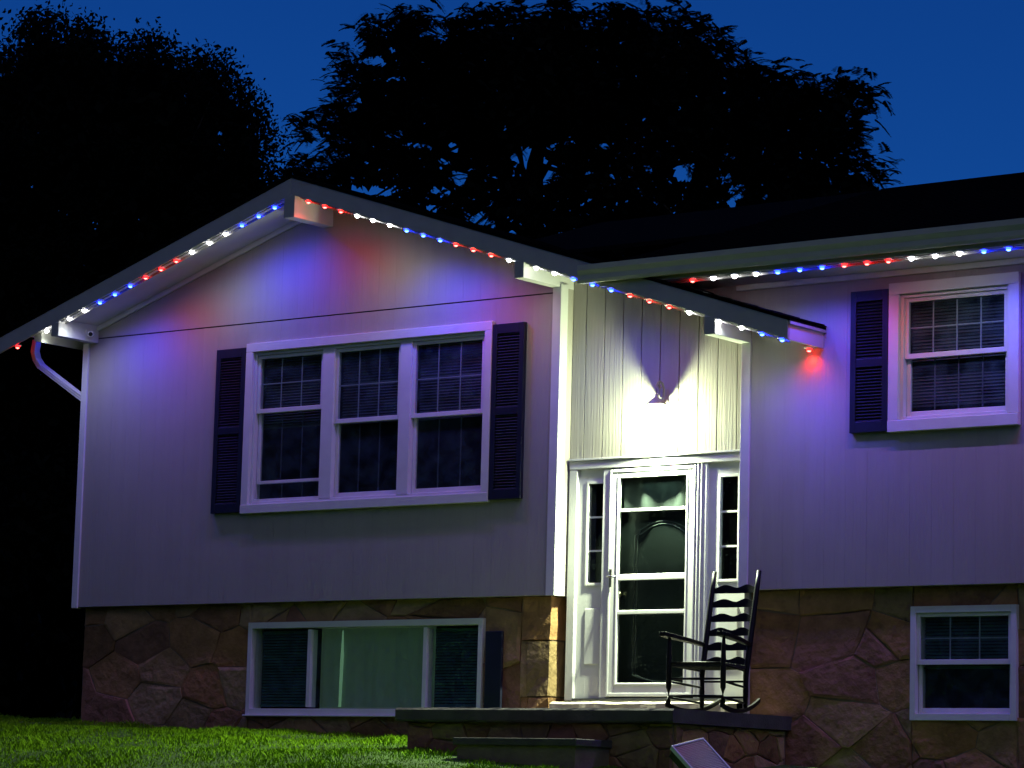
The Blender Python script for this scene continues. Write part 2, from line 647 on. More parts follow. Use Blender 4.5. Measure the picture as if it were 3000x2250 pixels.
def build_grass():
    n = 190000
    x = rng.uniform(-13.5, 3.5, n)
    y = -rng.uniform(0, 1, n) ** 1.15 * 7.0 + 0.06
    left = (x < XL - 0.1)
    y = np.where(left, rng.uniform(-7, 3.5, n), y)
    keep = ~((x > -0.66) & (x < 2.15) & (y > -1.62))
    keep &= ~((x > P(1326, 2157, -2.08).x) & (x < P(1688, 2167, -2.08).x) & (y > -2.10))
    keep &= ~((x > 2.0) & (y > -1.2))
    x, y = x[keep], y[keep]
    n = len(x)
    z = np.array([ground(a, b) + 0.012 * math.sin(3.1 * a + 1.3 * b) + 0.010 * math.sin(1.7 * a - 4.1 * b) for a, b in zip(x, y)])
    clump = 0.7 + 0.5 * np.sin(2.3 * x + 1.1) * np.sin(3.1 * y + 0.4) + 0.25 * np.sin(9 * x + 5 * y)
    h = (0.022 + 0.028 * rng.random(n)) * np.clip(clump, 0.45, 1.5)
    tall = rng.random(n) < 0.01
    h = np.where(tall, h * 1.8, h)
    a = rng.uniform(0, 2 * math.pi, n)
    w = 0.003 + 0.0025 * rng.random(n)
    lean = rng.normal(0, 0.45, (n, 2)) * h[:, None]
    dx, dy = np.cos(a) * w, np.sin(a) * w
    v = np.zeros((n, 4, 3))
    v[:, 0] = np.stack([x - dx, y - dy, z - 0.01], 1)
    v[:, 1] = np.stack([x + dx, y + dy, z - 0.01], 1)
    v[:, 2] = np.stack([x + dx * .7 + lean[:, 0] * .45, y + dy * .7 + lean[:, 1] * .45, z + h * 0.6], 1)
    v[:, 3] = np.stack([x + lean[:, 0], y + lean[:, 1], z + h], 1)
    q = np.arange(n * 4).reshape(n, 4)
    o = fast_mesh('grass', v.reshape(-1, 3), q, 'grass')
    tag(o, 'short green lawn grass below the stone wall', 'grass', kind='stuff')


build_grass()

# ================================================================= HOUSE
house = thing('house', (XC, 0, 0), 'split level house with wood siding over stone and a front gable', 'house')

# openings in the front wall: (x0, x1, z0, z1) clear opening inside the trim
BW = (PX(732, 1011.7) + 0.085, PX(1452, 940.7) - 0.085, PZ(713, 1504) + 0.075, 3.762 - 0.085)
RW = (PX(2611, 832.7) + 0.10, PX(2995, 795) - 0.10, PZ(2612, 1265) + 0.085, 3.762 - 0.10)
LW = (PX(738, 1825, YS) + 0.02, PX(1424, 1807, YS) - 0.02, PZ(733, 2094, YS) + 0.02, PZ(744, 1825, YS) - 0.02)
LR = (PX(2676, 1778, YS) + 0.02, PX(2986, 1773, YS) - 0.02, PZ(2677, 2111, YS) + 0.02, PZ(2676, 1778, YS) - 0.02)


def cut_spans(x0, x1, opening):
    xs = [x0] + [e for e in opening[:2] if x0 < e < x1] + [x1] if opening else [x0, x1]
    return list(zip(xs[:-1], xs[1:]))


def plank_wall(name, xa, xb, z0, ztop, y, opening=None, label=None, pitch=0.2032, start=None, groove=0.010):
    """grooved wood siding: backing sheet plus one plank object per 8 inch board. ztop(x) gives the top edge"""
    k = MB()
    pts = sorted({xa, xb} | ({RX} if xa < RX < xb else set()))
    if opening:
        ox0, ox1, oz0, oz1 = opening
        k.box(xa, ox0, y + 0.012, y + 0.05, z0 + 0.004, oz1).box(ox1, xb, y + 0.012, y + 0.05, z0 + 0.004, oz1)
        k.box(ox0, ox1, y + 0.012, y + 0.05, z0 + 0.004, oz0)
        zz = oz1
    else:
        zz = z0 + 0.004
    k.prism([(xa, zz), (xb, zz)] + [(x, ztop(x)) for x in reversed(pts)], y + 0.012, y + 0.05)
    wall = k.build(name, 'sheathing', house)
    if label:
        wall['label'] = label
    x = xa if start is None else start
    while x < xb - 1e-4:
        x1 = min(x + pitch, xb)
        a0, a1 = max(x, xa) + groove / 2, x1 - groove / 2
        x = x1
        if a1 - a0 < 0.01:
            continue
        for s0, s1 in cut_spans(a0, a1, opening):
            if s1 - s0 < 0.004:
                continue
            mid = (s0 + s1) / 2
            spans = [(z0, None)]
            if opening and opening[0] < mid < opening[1]:
                spans = [(z0, opening[2]), (opening[3], None)]
            for lo, hi in spans:
                m = MB()
                jit = random.uniform(-0.0006, 0.0006)
                if hi is None:
                    if ztop(s0) - lo < 0.02 and ztop(s1) - lo < 0.02:
                        continue
                    top = [(s1, ztop(s1)), (s0, ztop(s0))]
                    if s0 < RX < s1:
                        top = [(s1, ztop(s1)), (RX, ztop(RX)), (s0, ztop(s0))]
                    m.prism([(s0, lo), (s1, lo)] + top, y + jit, y + 0.0125)
                else:
                    m.prism([(s0, lo), (s1, lo), (s1, hi), (s0, hi)], y + jit, y + 0.0125)
                m.build('plank', 'siding', wall)
    return wall


plank_wall('siding_wall', XL + 0.004, XC - 0.004, ZB, lambda x: ZT - 0.006, 0.0, BW, 'mauve grey plank wall around the triple window', groove=0.0011)
plank_wall('gable_wall', XL + 0.004, XC - 0.004, ZT + 0.006, lambda x: max(zf(x) + 0.03, ZT + 0.01), -0.004, None, 'triangular plank wall under the gable', groove=0.0011)
plank_wall('siding_wall', XR + 0.004, XE, ZB, lambda x: SOFFIT_Z + 0.02, 0.0, RW, 'plank wall right of the entry', start=XR, groove=0.0011)
HEAD_Z = PZ(2031, 1334, DR)
plank_wall('entry_wall', XC + 0.002, XR + 0.30, HEAD_Z + 0.005, lambda x: zf(x) + 0.03, DR, None, 'pale grooved wall above the front door', start=XC - 0.05, groove=0.010)
MB().prism([(0.75, zf(0.75) + 0.15), (XR + 0.003, zf(XR) + 0.15), (XR + 0.003, SOFFIT_Z + 0.02), (0.75, SOFFIT_Z + 0.1)], 0.001, 0.05).build('infill_wall', 'siding', house)
# dark flashing strip in the joint
box('joint_flashing', 'gap', house, XL + 0.03, XC - 0.03, 0.003, 0.012, ZT - 0.012, ZT + 0.012)
# side wall of the recess, and body of the house behind
rs = MB().box(XC - 0.05, XC, 0.012, DR + 0.05, ZB, zf(XC) + 0.02)
rs.build('recess_side', 'siding', house)
box('recess_side', 'siding', house, XR, XR + 0.05, 0.05, DR, -0.3, SOFFIT_Z)
box('house_body', 'sheathing', house, XL + 0.02, XE, 9.0, 9.2, -1.0, 3.9)
box('side_wall', 'siding', house, XL, XL + 0.05, 0.05, 9.0, ZB, 3.95)
box('side_wall', 'mortar', house, XL + 0.06, XL + 0.2, YS + 0.05, 9.0, -1.0, ZB)
box('side_wall', 'siding', house, XE - 0.05, XE, 0.05, 9.0, -1.0, SOFFIT_Z)
# underside of the overhanging floor
box('floor_edge', 'sheathing', house, XL + 0.005, XC - 0.005, 0.013, 0.6, ZB + 0.001, ZB + 0.05)
box('floor_edge', 'sheathing', house, XR + 0.005, XE, 0.013, 0.6, ZB + 0.001, ZB + 0.05)

# corner boards
def corner_board(x0, x1, y0, y1, z0, z1, name='corner_board'):
    return box(name, 'white', house, x0, x1, y0, y1, z0, z1, 0.003)


corner_board(XL - 0.022, XL + 0.055, -0.022, 0.0, ZB - 0.012, 3.93)
corner_board(XL - 0.022, XL, 0.0005, 0.09, ZB - 0.012, 3.93)
corner_board(XC - 0.075, XC + 0.020, -0.022, -0.0005, ZB - 0.006, zf(XC) - 0.11)
corner_board(XC + 0.0005, XC + 0.020, 0.0, 0.085, ZB - 0.006, zf(XC) - 0.11)
corner_board(XR - 0.022, XR + 0.07, -0.022, -0.0005, ZB - 0.008, zf(XR) - 0.12)
corner_board(XR - 0.022, XR - 0.0005, 0.0, DR - 0.02, ZB - 0.008, zf(XR) - 0.12)

# ---------------------------------------------------------------- roofs
def slope_prism(x0, x1, off0, off1, y0, y1):
    """band between zf+off0 and zf+off1 from x0 to x1"""
    xs = [x0] + ([RX] if x0 < RX < x1 else []) + [x1]
    return MB().prism([(x, zf(x) + off0) for x in xs] + [(x, zf(x) + off1) for x in reversed(xs)], y0, y1)


slope_prism(RAKE_L, RX - 0.001, 0.0, 0.16, -OH - 0.024, -OH).build('rake_board', 'fascia', house, 0.003)
slope_prism(RX + 0.001, RAKE_R, 0.0, 0.16, -OH - 0.024, -OH).build('rake_board', 'fascia', house, 0.003)
slope_prism(XL - 0.28, RX - 0.001, 0.02, 0.04, -OH + 0.0005, 0.0).build('soffit', 'soffit', house)
slope_prism(RX + 0.001, RAKE_R, 0.02, 0.04, -OH + 0.0005, DR).build('soffit', 'soffit', house)
slope_prism(RAKE_L, RX, 0.16, 0.185, -OH - 0.03, 9.2).build('roof_deck', 'shingle', house)
slope_prism(RX, 0.45, 0.16, 0.185, -OH - 0.03, 9.0).build('roof_deck', 'shingle', house)
slope_prism(0.45, RAKE_R + 0.02, 0.16, 0.178, -OH - 0.03, 0.012).build('roof_deck', 'shingle', house)
# frieze where the left soffit meets the wall
slope_prism(XL - 0.01, RX - 0.06, -0.035, 0.019, -0.03, -0.006).build('frieze_board', 'white', house, 0.003)
# end of the low rake on the right
box('eave_return', 'white', house, RAKE_R - 0.02, RAKE_R + 0.001, -OH + 0.001, 0.0, zf(RAKE_R) - 0.005, zf(RAKE_R) + 0.13, 0.003)
box('drip_edge', 'gutter_metal', house, RAKE_R + 0.002, RAKE_R + 0.022, -OH - 0.02, 0.0, zf(RAKE_R) + 0.125, zf(RAKE_R) + 0.15, 0.002)

# main roof: slopes back from the right hand eave
MR = 4.35
zr = lambda y: 4.03 + SL * (y + OH + 0.03)
m = MB().prism_x([(-OH - 0.05, zr(-OH - 0.05)), (MR, zr(MR)), (9.4, zr(MR) - SL * (9.4 - MR)), (9.4, zr(MR) - SL * (9.4 - MR) - 0.04),
                  (MR, zr(MR) - 0.04), (-OH - 0.05, zr(-OH - 0.05) - 0.03)], 0.46, XE + 0.4)
m.build('roof_deck', 'shingle', house)
m = MB().prism_x([(1.5, zr(1.5)), (MR, zr(MR)), (9.4, zr(MR) - SL * (9.4 - MR)), (9.4, zr(MR) - SL * (9.4 - MR) - 0.04), (MR, zr(MR) - 0.04), (1.5, zr(1.5) - 0.04)], -3.0, 0.459)
m.build('roof_deck', 'shingle', house)
box('soffit', 'soffit', house, 0.9, XE + 0.3, -OH, 0.0, SOFFIT_Z, SOFFIT_Z + 0.015)
box('fascia_board', 'fascia', house, 0.55, XE + 0.3, -OH - 0.02, -OH - 0.0005, SOFFIT_Z - 0.004, 4.02, 0.003)
box('frieze_board', 'white', house, 1.62, XE, -0.03, -0.001, SOFFIT_Z - 0.05, SOFFIT_Z - 0.001, 0.003)

# shingle courses of the main roof and of the gable: real steps, too dark and far to pick apart
def courses():
    k = MB()
    y = -OH - 0.06
    while y < MR:
        z = zr(y)
        k.prism_x([(y, z + 0.001), (y, z + 0.014), (y + 0.145, zr(y + 0.145) + 0.004), (y + 0.145, zr(y + 0.145) + 0.001)], 0.47, XE + 0.4)
        y += 0.14
    k.build('shingle_course', 'shingle', house, kind='stuff')
    k = MB()
    for s in (-1, 1):
        d = 0.0
        while d < (RX - RAKE_L if s < 0 else 3.4):
            x = RX + s * d
            x2 = RX + s * (d + 0.14)
            k.prism([(x, zf(x) + 0.186), (x2, zf(x2) + 0.186), (x2, zf(x2) + 0.20), (x, zf(x) + 0.19)], -OH - 0.04, 3.0)
            d += 0.14
    k.build('shingle_course', 'shingle', house, kind='stuff')


courses()
# loose shingles on the low tail of the rake, seen edge on
d = 3.45
while RX + d < RAKE_R + 0.03:
    x, x2 = RX + d, min(RX + d + 0.15, RAKE_R + 0.03)
    yb = [-OH - 0.045, -0.36, -0.17, 0.0]
    for a, b in zip(yb[:-1], yb[1:]):
        lift = random.uniform(0, 0.012)
        MB().prism([(x, zf(x) + 0.180), (x2, zf(x2) + 0.182 + lift), (x2, zf(x2) + 0.190 + lift), (x, zf(x) + 0.186)],
                   a + 0.003 + random.uniform(-.01, 0), b - 0.003).build('shingle', 'shingle', house)
    d += 0.14

# gutter on the main eave (K profile)
GX0 = 0.40
prof = [(-OH - 0.021, 3.905), (-OH - 0.085, 3.90), (-OH - 0.10, 3.925), (-OH - 0.105, 3.965), (-OH - 0.135, 4.005),
        (-OH - 0.14, 4.05), (-OH - 0.128, 4.05), (-OH - 0.124, 4.012), (-OH - 0.095, 3.972), (-OH - 0.09, 3.93), (-OH - 0.08, 3.912), (-OH - 0.021, 3.917)]
k = MB()
n = len(k.v)
seg = [GX0, XE + 0.3]
for gi, gx in enumerate(seg):
    for y, z in prof:
        k.v.append((gx + (0.22 * (4.05 - z) * -1 if gi == 0 else 0), y, z))
kk = len(prof)
for i in range(kk):
    j = (i + 1) % kk
    k.f.append((i, j, kk + j, kk + i))
k.f += [tuple(range(kk)), tuple(range(2 * kk - 1, kk - 1, -1))]
k.build('gutter', 'gutter_metal', house)

# exposed roof beams under the rakes
def beam(xright, width, z0, yback, label=None):
    o = MB().prism([(xright - width, z0), (xright, z0), (xright, zf(xright) + 0.03), (xright - width, zf(xright - width) + 0.03)],
                   -OH - 0.022, yback).build('roof_beam', 'white', house, 0.004)
    box('beam_cap', 'fascia', o, xright - width - 0.0005, xright - 0.001, -OH - 0.0255, -OH - 0.0225, z0 + 0.001, zf(xright - width / 2) - 0.004)
    return o


beam(-3.01, 0.13, 4.83, 0.0)
beam(-6.102, 0.10, 3.925, 0.0)
beam(-0.286 + 0.012, 0.10, 4.02, DR)
beam(1.765, 0.11, 3.365, 0.0)

# side gutter and downspout at the left corner
gp = [(P(92, 958, -OH + .03).x, P(92, 958, -OH + .03).z), (P(122, 966, -OH + .03).x, P(122, 966, -OH + .03).z),
      (P(122, 1003, -OH + .03).x, P(122, 1003, -OH + .03).z), (P(101, 1000, -OH + .03).x, P(101, 1000, -OH + .03).z),
      (P(99, 985, -OH + .03).x, P(99, 985, -OH + .03).z), (P(95, 972, -OH + .03).x, P(95, 972, -OH + .03).z)]
o = MB().prism(gp, -OH + 0.03, 5.0).build('gutter', 'gutter_metal', house, 0.002)
o['label'] = 'end of the side gutter above the downspout'
path = [P(108, 1000, -0.30), P(103, 1030, -0.28), P(108, 1052, -0.24), P(120, 1072, -0.20), P(185, 1122, -0.06), P(250, 1172, 0.04), P(275, 1192, 0.14)]
k = MB()
for a, b in zip(path[:-1], path[1:]):
    e = (b - a).normalized() * 0.012
    k.bar(a - e, b + e, 0.075, 0.06, side=(0, 1, 0))
o = k.build('downspout', 'white', house, 0.006)
for a, b in ((path[3], path[5]),):
    k = MB()
    dd = (b - a)
    side = dd.cross(Vector((0, 1, 0))).normalized()
    for s in (-0.022, 0.0, 0.022):
        k.bar(a + Vector((0, -0.038, 0)) + side * s, b + Vector((0, -0.038, 0)) + side * s, 0.006, 0.006, side=(0, 1, 0))
    k.build('rib', 'white', o, kind='stuff')
dsx = XL - 0.065
box('pipe', 'white', o, dsx - 0.035, dsx + 0.035, 0.50, 0.57, 0.0, 3.5)

# ---------------------------------------------------------------- windows
def casing(parent, o, w, y0, y1, mat='white', sill_w=None):
    x0, x1, z0, z1 = o
    sw = w if sill_w is None else sill_w
    box('casing', mat, parent, x0 - w, x1 + w, y0, y1, z1, z1 + w, 0.004)
    box('casing', mat, parent, x0 - w, x1 + w, y0 - 0.008, y1, z0 - sw, z0, 0.004)
    box('casing', mat, parent, x0 - w, x0, y0 - 0.001, y1, z0 + 0.0005, z1 - 0.0005, 0.004)
    box('casing', mat, parent, x1, x1 + w, y0 - 0.001, y1, z0 + 0.0005, z1 - 0.0005, 0.004)


def ring(name, mat, parent, x0, x1, z0, z1, y0, y1, ws, wt, wb, bevel=0.003):
    k = MB()
    k.box(x0, x0 + ws, y0, y1, z0, z1).box(x1 - ws, x1, y0, y1, z0, z1)
    k.box(x0 + ws, x1 - ws, y0 + 0.0005, y1, z0, z0 + wb).box(x0 + ws, x1 - ws, y0 + 0.0005, y1, z1 - wt, z1)
    return k.build(name, mat, parent, bevel)


def room(parent, o, y0, depth=1.1):
    """dark room behind an opening"""
    x0, x1, z0, z1 = o
    k = MB()
    k.box(x0 - .25, x1 + .25, y0 + depth, y0 + depth + 0.02, z0 - .2, z1 + .2)
    k.box(x0 - .27, x0 - .25, y0, y0 + depth, z0 - .2, z1 + .2).box(x1 + .25, x1 + .27, y0, y0 + depth, z0 - .2, z1 + .2)
    k.box(x0 - .25, x1 + .25, y0, y0 + depth, z0 - .22, z0 - .2).box(x0 - .25, x1 + .25, y0, y0 + depth, z1 + .2, z1 + .22)
    k.build('room', 'dark_room', parent)


def grid(parent, x0, x1, z0, z1, y, nx, nz, mat='muntin', w=0.011):
    for i in range(1, nx):
        x = x0 + (x1 - x0) * i / nx
        box('muntin', mat, parent, x - w / 2, x + w / 2, y, y + 0.006, z0, z1)
    for j in range(1, nz):
        z = z0 + (z1 - z0) * j / nz
        box('muntin', mat, parent, x0, x1, y + 0.0005, y + 0.0055, z - w / 2, z + w / 2)


def blind(parent, x0, x1, z0, z1, y, mat='blind', pitch=0.027, tilt=0.9):
    k = MB()
    z = z1 - 0.02
    while z > z0 + 0.01:
        k.bar((x0, y, z), (x1, y, z), 0.0245, 0.0012, side=(0, math.cos(tilt), math.sin(tilt)))
        z -= pitch
    k.box(x0, x1, y - 0.014, y + 0.014, z0, z0 + 0.016).box(x0, x1, y - 0.018, y + 0.018, z1 - 0.03, z1)
    return k.build('blind', mat, parent, kind='stuff')


def double_hung(win, x0, x1, z0, z1, zm, y, grid_n=(3, 2), lift=0.0, lower_grid=True, blind_to=None, st=0.035):
    """upper sash outside, lower sash inside and lower on the track"""
    up = ring('upper_sash', 'white', win, x0, x1, zm - 0.02, z1, y, y + 0.03, st, st, 0.042)
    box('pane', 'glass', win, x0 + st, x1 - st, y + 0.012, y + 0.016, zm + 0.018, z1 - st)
    grid(win, x0 + st, x1 - st, zm + 0.02, z1 - st, y + 0.018, *grid_n)
    lo = ring('lower_sash', 'white', win, x0 + 0.004, x1 - 0.004, z0 + lift, zm + 0.018 + lift * 0.0, y + 0.032, y + 0.062, st, 0.036, 0.045 if not lift else 0.03)
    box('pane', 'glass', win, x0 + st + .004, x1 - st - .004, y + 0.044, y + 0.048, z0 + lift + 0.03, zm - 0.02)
    if lower_grid:
        grid(win, x0 + st, x1 - st, z0 + 0.045 + lift, zm - 0.02, y + 0.05, grid_n[0], 1, 'muntin_dim')
    if lift:
        box('pane', 'glass', win, x0 + st, x1 - st, y + 0.012, y + 0.014, z0 + 0.005, z0 + lift)
        grid(win, x0 + st, x1 - st, z0, z0 + lift, y + 0.075, grid_n[0], 1, 'muntin_dim')
        box('sill_rail', 'white', win, x0, x1, y + 0.0, y + 0.05, z0 - 0.001, z0 + 0.022, 0.003)
    if blind_to is not None:
        blind(win, x0 + 0.01, x1 - 0.01, blind_to, z1 - 0.005, y + 0.11)


# triple window in the gable wall
win = bpy.data.objects.new('triple_window', None)
win.parent = house
col.objects.link(win)
win['label'] = 'triple white window between dark shutters'
casing(win, BW, 0.085, -0.048, -0.006)
x0, x1, z0, z1 = BW
ring('window_frame', 'white', win, x0 + 0.001, x1 - 0.001, z0 + 0.001, z1 - 0.001, -0.012, 0.10, 0.025, 0.03, 0.03)
room(win, BW, 0.12)
cxs = [(PX(765, 1000), PX(951, 1000)), (PX(985, 1000), PX(1177, 1000)), (PX(1210, 1000), PX(1413, 1000))]
cxs[0] = (x0 + 0.03, cxs[0][1])
cxs[2] = (cxs[2][0], x1 - 0.03)
for a, b in ((cxs[0][1], cxs[1][0]), (cxs[1][1], cxs[2][0])):
    box('mullion', 'white', win, a, b, -0.016, 0.09, z0 + 0.031, z1 - 0.031, 0.003)
zmr = PZ(1204, 1219)
zml = PZ(765, 1205)
double_hung(win, *cxs[0], z0 + 0.033, z1 - 0.033, zml, 0.006, lift=0.17, blind_to=zml - 0.16)
double_hung(win, *cxs[1], z0 + 0.033, z1 - 0.033, zmr, 0.006, blind_to=zmr - 0.02)
double_hung(win, *cxs[2], z0 + 0.033, z1 - 0.033, zmr, 0.006, blind_to=zmr - 0.03)

# window right of the entry
win = bpy.data.objects.new('bedroom_window', None)
win.parent = house
col.objects.link(win)
win['label'] = 'white double hung window under the eave lights'
casing(win, RW, 0.095, -0.048, -0.006)
x0, x1, z0, z1 = RW
ring('window_frame', 'white', win, x0 + 0.001, x1 - 0.001, z0 + 0.001, z1 - 0.001, -0.014, 0.10, 0.03, 0.03, 0.03)
room(win, RW, 0.12)
double_hung(win, x0 + 0.031, x1 - 0.031, z0 + 0.031, z1 - 0.031, PZ(2655, 1045), 0.006, grid_n=(4, 2), blind_to=z0 + 0.12)

# basement slider, left
win = bpy.data.objects.new('basement_window', None)
win.parent = house
col.objects.link(win)
win['label'] = 'wide three pane basement slider in the stone wall'
x0, x1, z0, z1 = LW
ring('window_frame', 'white', win, x0 - 0.02, x1 + 0.02, z0 - 0.02, z1 + 0.02, YS - 0.05, YS + 0.12, 0.048, 0.058, 0.058)
box('window_sill', 'white', win, x0 - 0.035, x1 + 0.03, YS - 0.075, YS + 0.05, z0 - 0.035, z0 - 0.0205, 0.003)
room(win, LW, YS + 0.2, 0.9)
xa, xb = PX(911, 1950, YS), PX(1250, 1950, YS)
for xm in (xa, xb):
    box('mullion', 'white', win, xm - 0.022, xm + 0.022, YS - 0.035, YS + 0.06, z0 + 0.054, z1 - 0.054, 0.003)
gx = [(x0 + 0.045, xa - 0.022), (xa + 0.022, xb - 0.022), (xb + 0.022, x1 - 0.045)]
for i, (a, b) in enumerate(gx):
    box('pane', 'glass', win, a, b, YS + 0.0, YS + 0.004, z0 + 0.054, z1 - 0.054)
    if i != 1:
        blind(win, a + 0.03, b, z0 + 0.06, z1 - 0.06, YS + 0.07, 'blind_dark')
# curtain: gentle folds
k = MB()
cxa, cxb = gx[1][0] - 0.02, gx[1][1] + 0.02
nn = 60
for i in range(nn + 1):
    x = cxa + (cxb - cxa) * i / nn
    yy = YS + 0.13 + 0.008 * math.sin(x * 21) + 0.005 * math.sin(x * 47 + 1)
    k.v += [(x, yy, z0 + 0.02), (x, yy, z1 - 0.02)]
for i in range(nn):
    k.f.append((2 * i, 2 * i + 2, 2 * i + 3, 2 * i + 1))
k.build('curtain', 'curtain', win, smooth=True)
gxp = PX(998, 1950, YS + 0.10)
MB().prism([(gxp - 0.016, z0 + 0.06), (gxp + 0.016, z0 + 0.06), (gxp + 0.03, z1 - 0.3), (gxp + 0.016, z1 - 0.06), (gxp + 0.004, z1 - 0.06), (gxp - 0.012, z1 - 0.35)],
           YS + 0.105, YS + 0.108).build('reflection_strip', 'reflection_strip', win)

# basement window, right
win = bpy.data.objects.new('basement_window', None)
win.parent = house
col.objects.link(win)
win['label'] = 'small double hung basement window in the stone wall'
x0, x1, z0, z1 = LR
ring('window_frame', 'white', win, x0 - 0.02, x1 + 0.02, z0 - 0.02, z1 + 0.02, YS - 0.05, YS + 0.12, 0.05, 0.055, 0.055)
room(win, LR, YS + 0.2, 0.9)
double_hung(win, x0 + 0.031, x1 - 0.031, z0 + 0.036, z1 - 0.036, PZ(2706, 1941, YS), YS - 0.03, st=0.03, lower_grid=False)
blind(win, x0 + 0.04, x1 - 0.04, z0 + 0.4, z1 - 0.04, YS + 0.09, 'blind_dark')

# ---------------------------------------------------------------- shutters
def shutter(x0, x1, z0, z1, y=-0.006, rail=None, label=None):
    s = ring('shutter', 'navy', house, x0, x1, z0, z1, y - 0.042, y, 0.055, 0.09, 0.09)
    if label:
        s['label'] = label
    zs = [z0 + 0.09, z1 - 0.09]
    if rail:
        box('rail', 'navy', s, x0 + 0.055, x1 - 0.055, y - 0.041, y, rail - 0.035, rail + 0.035, 0.003)
        zs = [z0 + 0.09, rail - 0.035, rail + 0.035, z1 - 0.09]
    k = MB()
    k.box(x0 + 0.05, x1 - 0.05, y - 0.006, y - 0.001, z0 + 0.05, z1 - 0.05)
    for a, b in zip(zs[::2], zs[1::2]):
        z = a + 0.012
        while z < b:
            k.bar((x0 + 0.05, y - 0.024, z), (x1 - 0.05, y - 0.024, z), 0.030, 0.006, side=(0, -0.75, -0.66))
            z += 0.0265
    k.build('louvers', 'navy', s, kind='stuff')
    return s


bz0, bz1 = BW[2] - 0.075, BW[3] + 0.085
sx0, sx1 = PX(653, 1028), PX(730, 1010)
shutter(PX(645, 1028) - 0.0, BW[0] - 0.09, PZ(632, 1506), PZ(653, 1027), rail=PZ(660, 1265), label='dark louvred shutter left of the triple window')
shutter(BW[1] + 0.09, PX(1546, 944), PZ(1533, 1461), PZ(1547, 944), rail=PZ(1490, 1205), label='dark louvred shutter right of the triple window')
shutter(PX(2501, 860), RW[0] - 0.10, PZ(2500, 1271), PZ(2502, 858), rail=PZ(2550, 1065), label='dark louvred shutter beside the bedroom window')
s = box('shutter_panel', 'navy', house, PX(1431, 1850, YS - .02), PX(1479, 1850, YS - .02), YS - 0.06, YS - 0.03, PZ(1455, 2100, YS), PZ(1455, 1850, YS), 0.006)
s['label'] = 'plain dark panel beside the basement slider'

# ---------------------------------------------------------------- stone
def clip_half(poly, nx, nz, c):
    """keep nx*x+nz*z <= c"""
    out = []
    for i in range(len(poly)):
        a, b = poly[i], poly[(i + 1) % len(poly)]
        da, db = nx * a[0] + nz * a[1] - c, nx * b[0] + nz * b[1] - c
        if da <= 0:
            out.append(a)
        if da * db < 0:
            t = da / (da - db)
            out.append((a[0] + (b[0] - a[0]) * t, a[1] + (b[1] - a[1]) * t))
    return out


def area(p):
    return 0.5 * abs(sum(p[i][0] * p[(i + 1) % len(p)][1] - p[(i + 1) % len(p)][0] * p[i][1] for i in range(len(p))))


def voronoi(x0, x1, z0, z1, sx, sz, r, jit=0.42):
    seeds = []
    j = 0
    z = z0 + sz / 2
    while z < z1 + sz / 2:
        x = x0 + (sx / 2 if j % 2 else 0)
        while x < x1 + sx / 2:
            seeds.append((x + r.uniform(-jit, jit) * sx, z + r.uniform(-jit, jit) * sz))
            x += sx * r.uniform(0.75, 1.3)
        z += sz
        j += 1
    cells = []
    asp = sx / sz
    for i, (px, pz) in enumerate(seeds):
        poly = [(x0, z0), (x1, z0), (x1, z1), (x0, z1)]
        for k2, (qx, qz) in enumerate(seeds):
            if k2 == i or abs(qx - px) > 3.2 * sx or abs(qz - pz) > 3.2 * sz:
                continue
            nx_, nz_ = (qx - px), (qz - pz) * asp * asp
            c = nx_ * (px + qx) / 2 + nz_ * (pz + qz) / 2
            poly = clip_half(poly, nx_, nz_, c)
            if len(poly) < 3:
                break
        if len(poly) >= 3 and area(poly) > 0.004:
            cells.append(poly)
    return cells


def shrink(poly, d):
    cx = sum(p[0] for p in poly) / len(poly)
    cz = sum(p[1] for p in poly) / len(poly)
    out = poly
    sgn = 1 if sum(poly[i][0] * poly[(i + 1) % len(poly)][1] - poly[(i + 1) % len(poly)][0] * poly[i][1] for i in range(len(poly))) > 0 else -1
    for i in range(len(poly)):
        a, b = poly[i], poly[(i + 1) % len(poly)]
        ex, ez = b[0] - a[0], b[1] - a[1]
        L = math.hypot(ex, ez)
        if L < 1e-6:
            continue
        nx_, nz_ = ez / L * sgn, -ex / L * sgn
        out = clip_half(out, nx_, nz_, nx_ * a[0] + nz_ * a[1] - d)
        if len(out) < 3:
            return []
    return out


def minus_rect(poly, rect):
    if rect is None:
        return [poly]
    x0, x1, z0, z1 = rect
    res = []
    res.append(clip_half(poly, 1, 0, x0))
    res.append(clip_half(poly, -1, 0, -x1))
    mid = clip_half(clip_half(poly, -1, 0, -x0), 1, 0, x1) if len(poly) > 2 else []
    if len(mid) > 2:
        res.append(clip_half(mid, 0, 1, z0))
        res.append(clip_half(mid, 0, -1, -z1))
    return [p for p in res if len(p) > 2 and area(p) > 0.004]


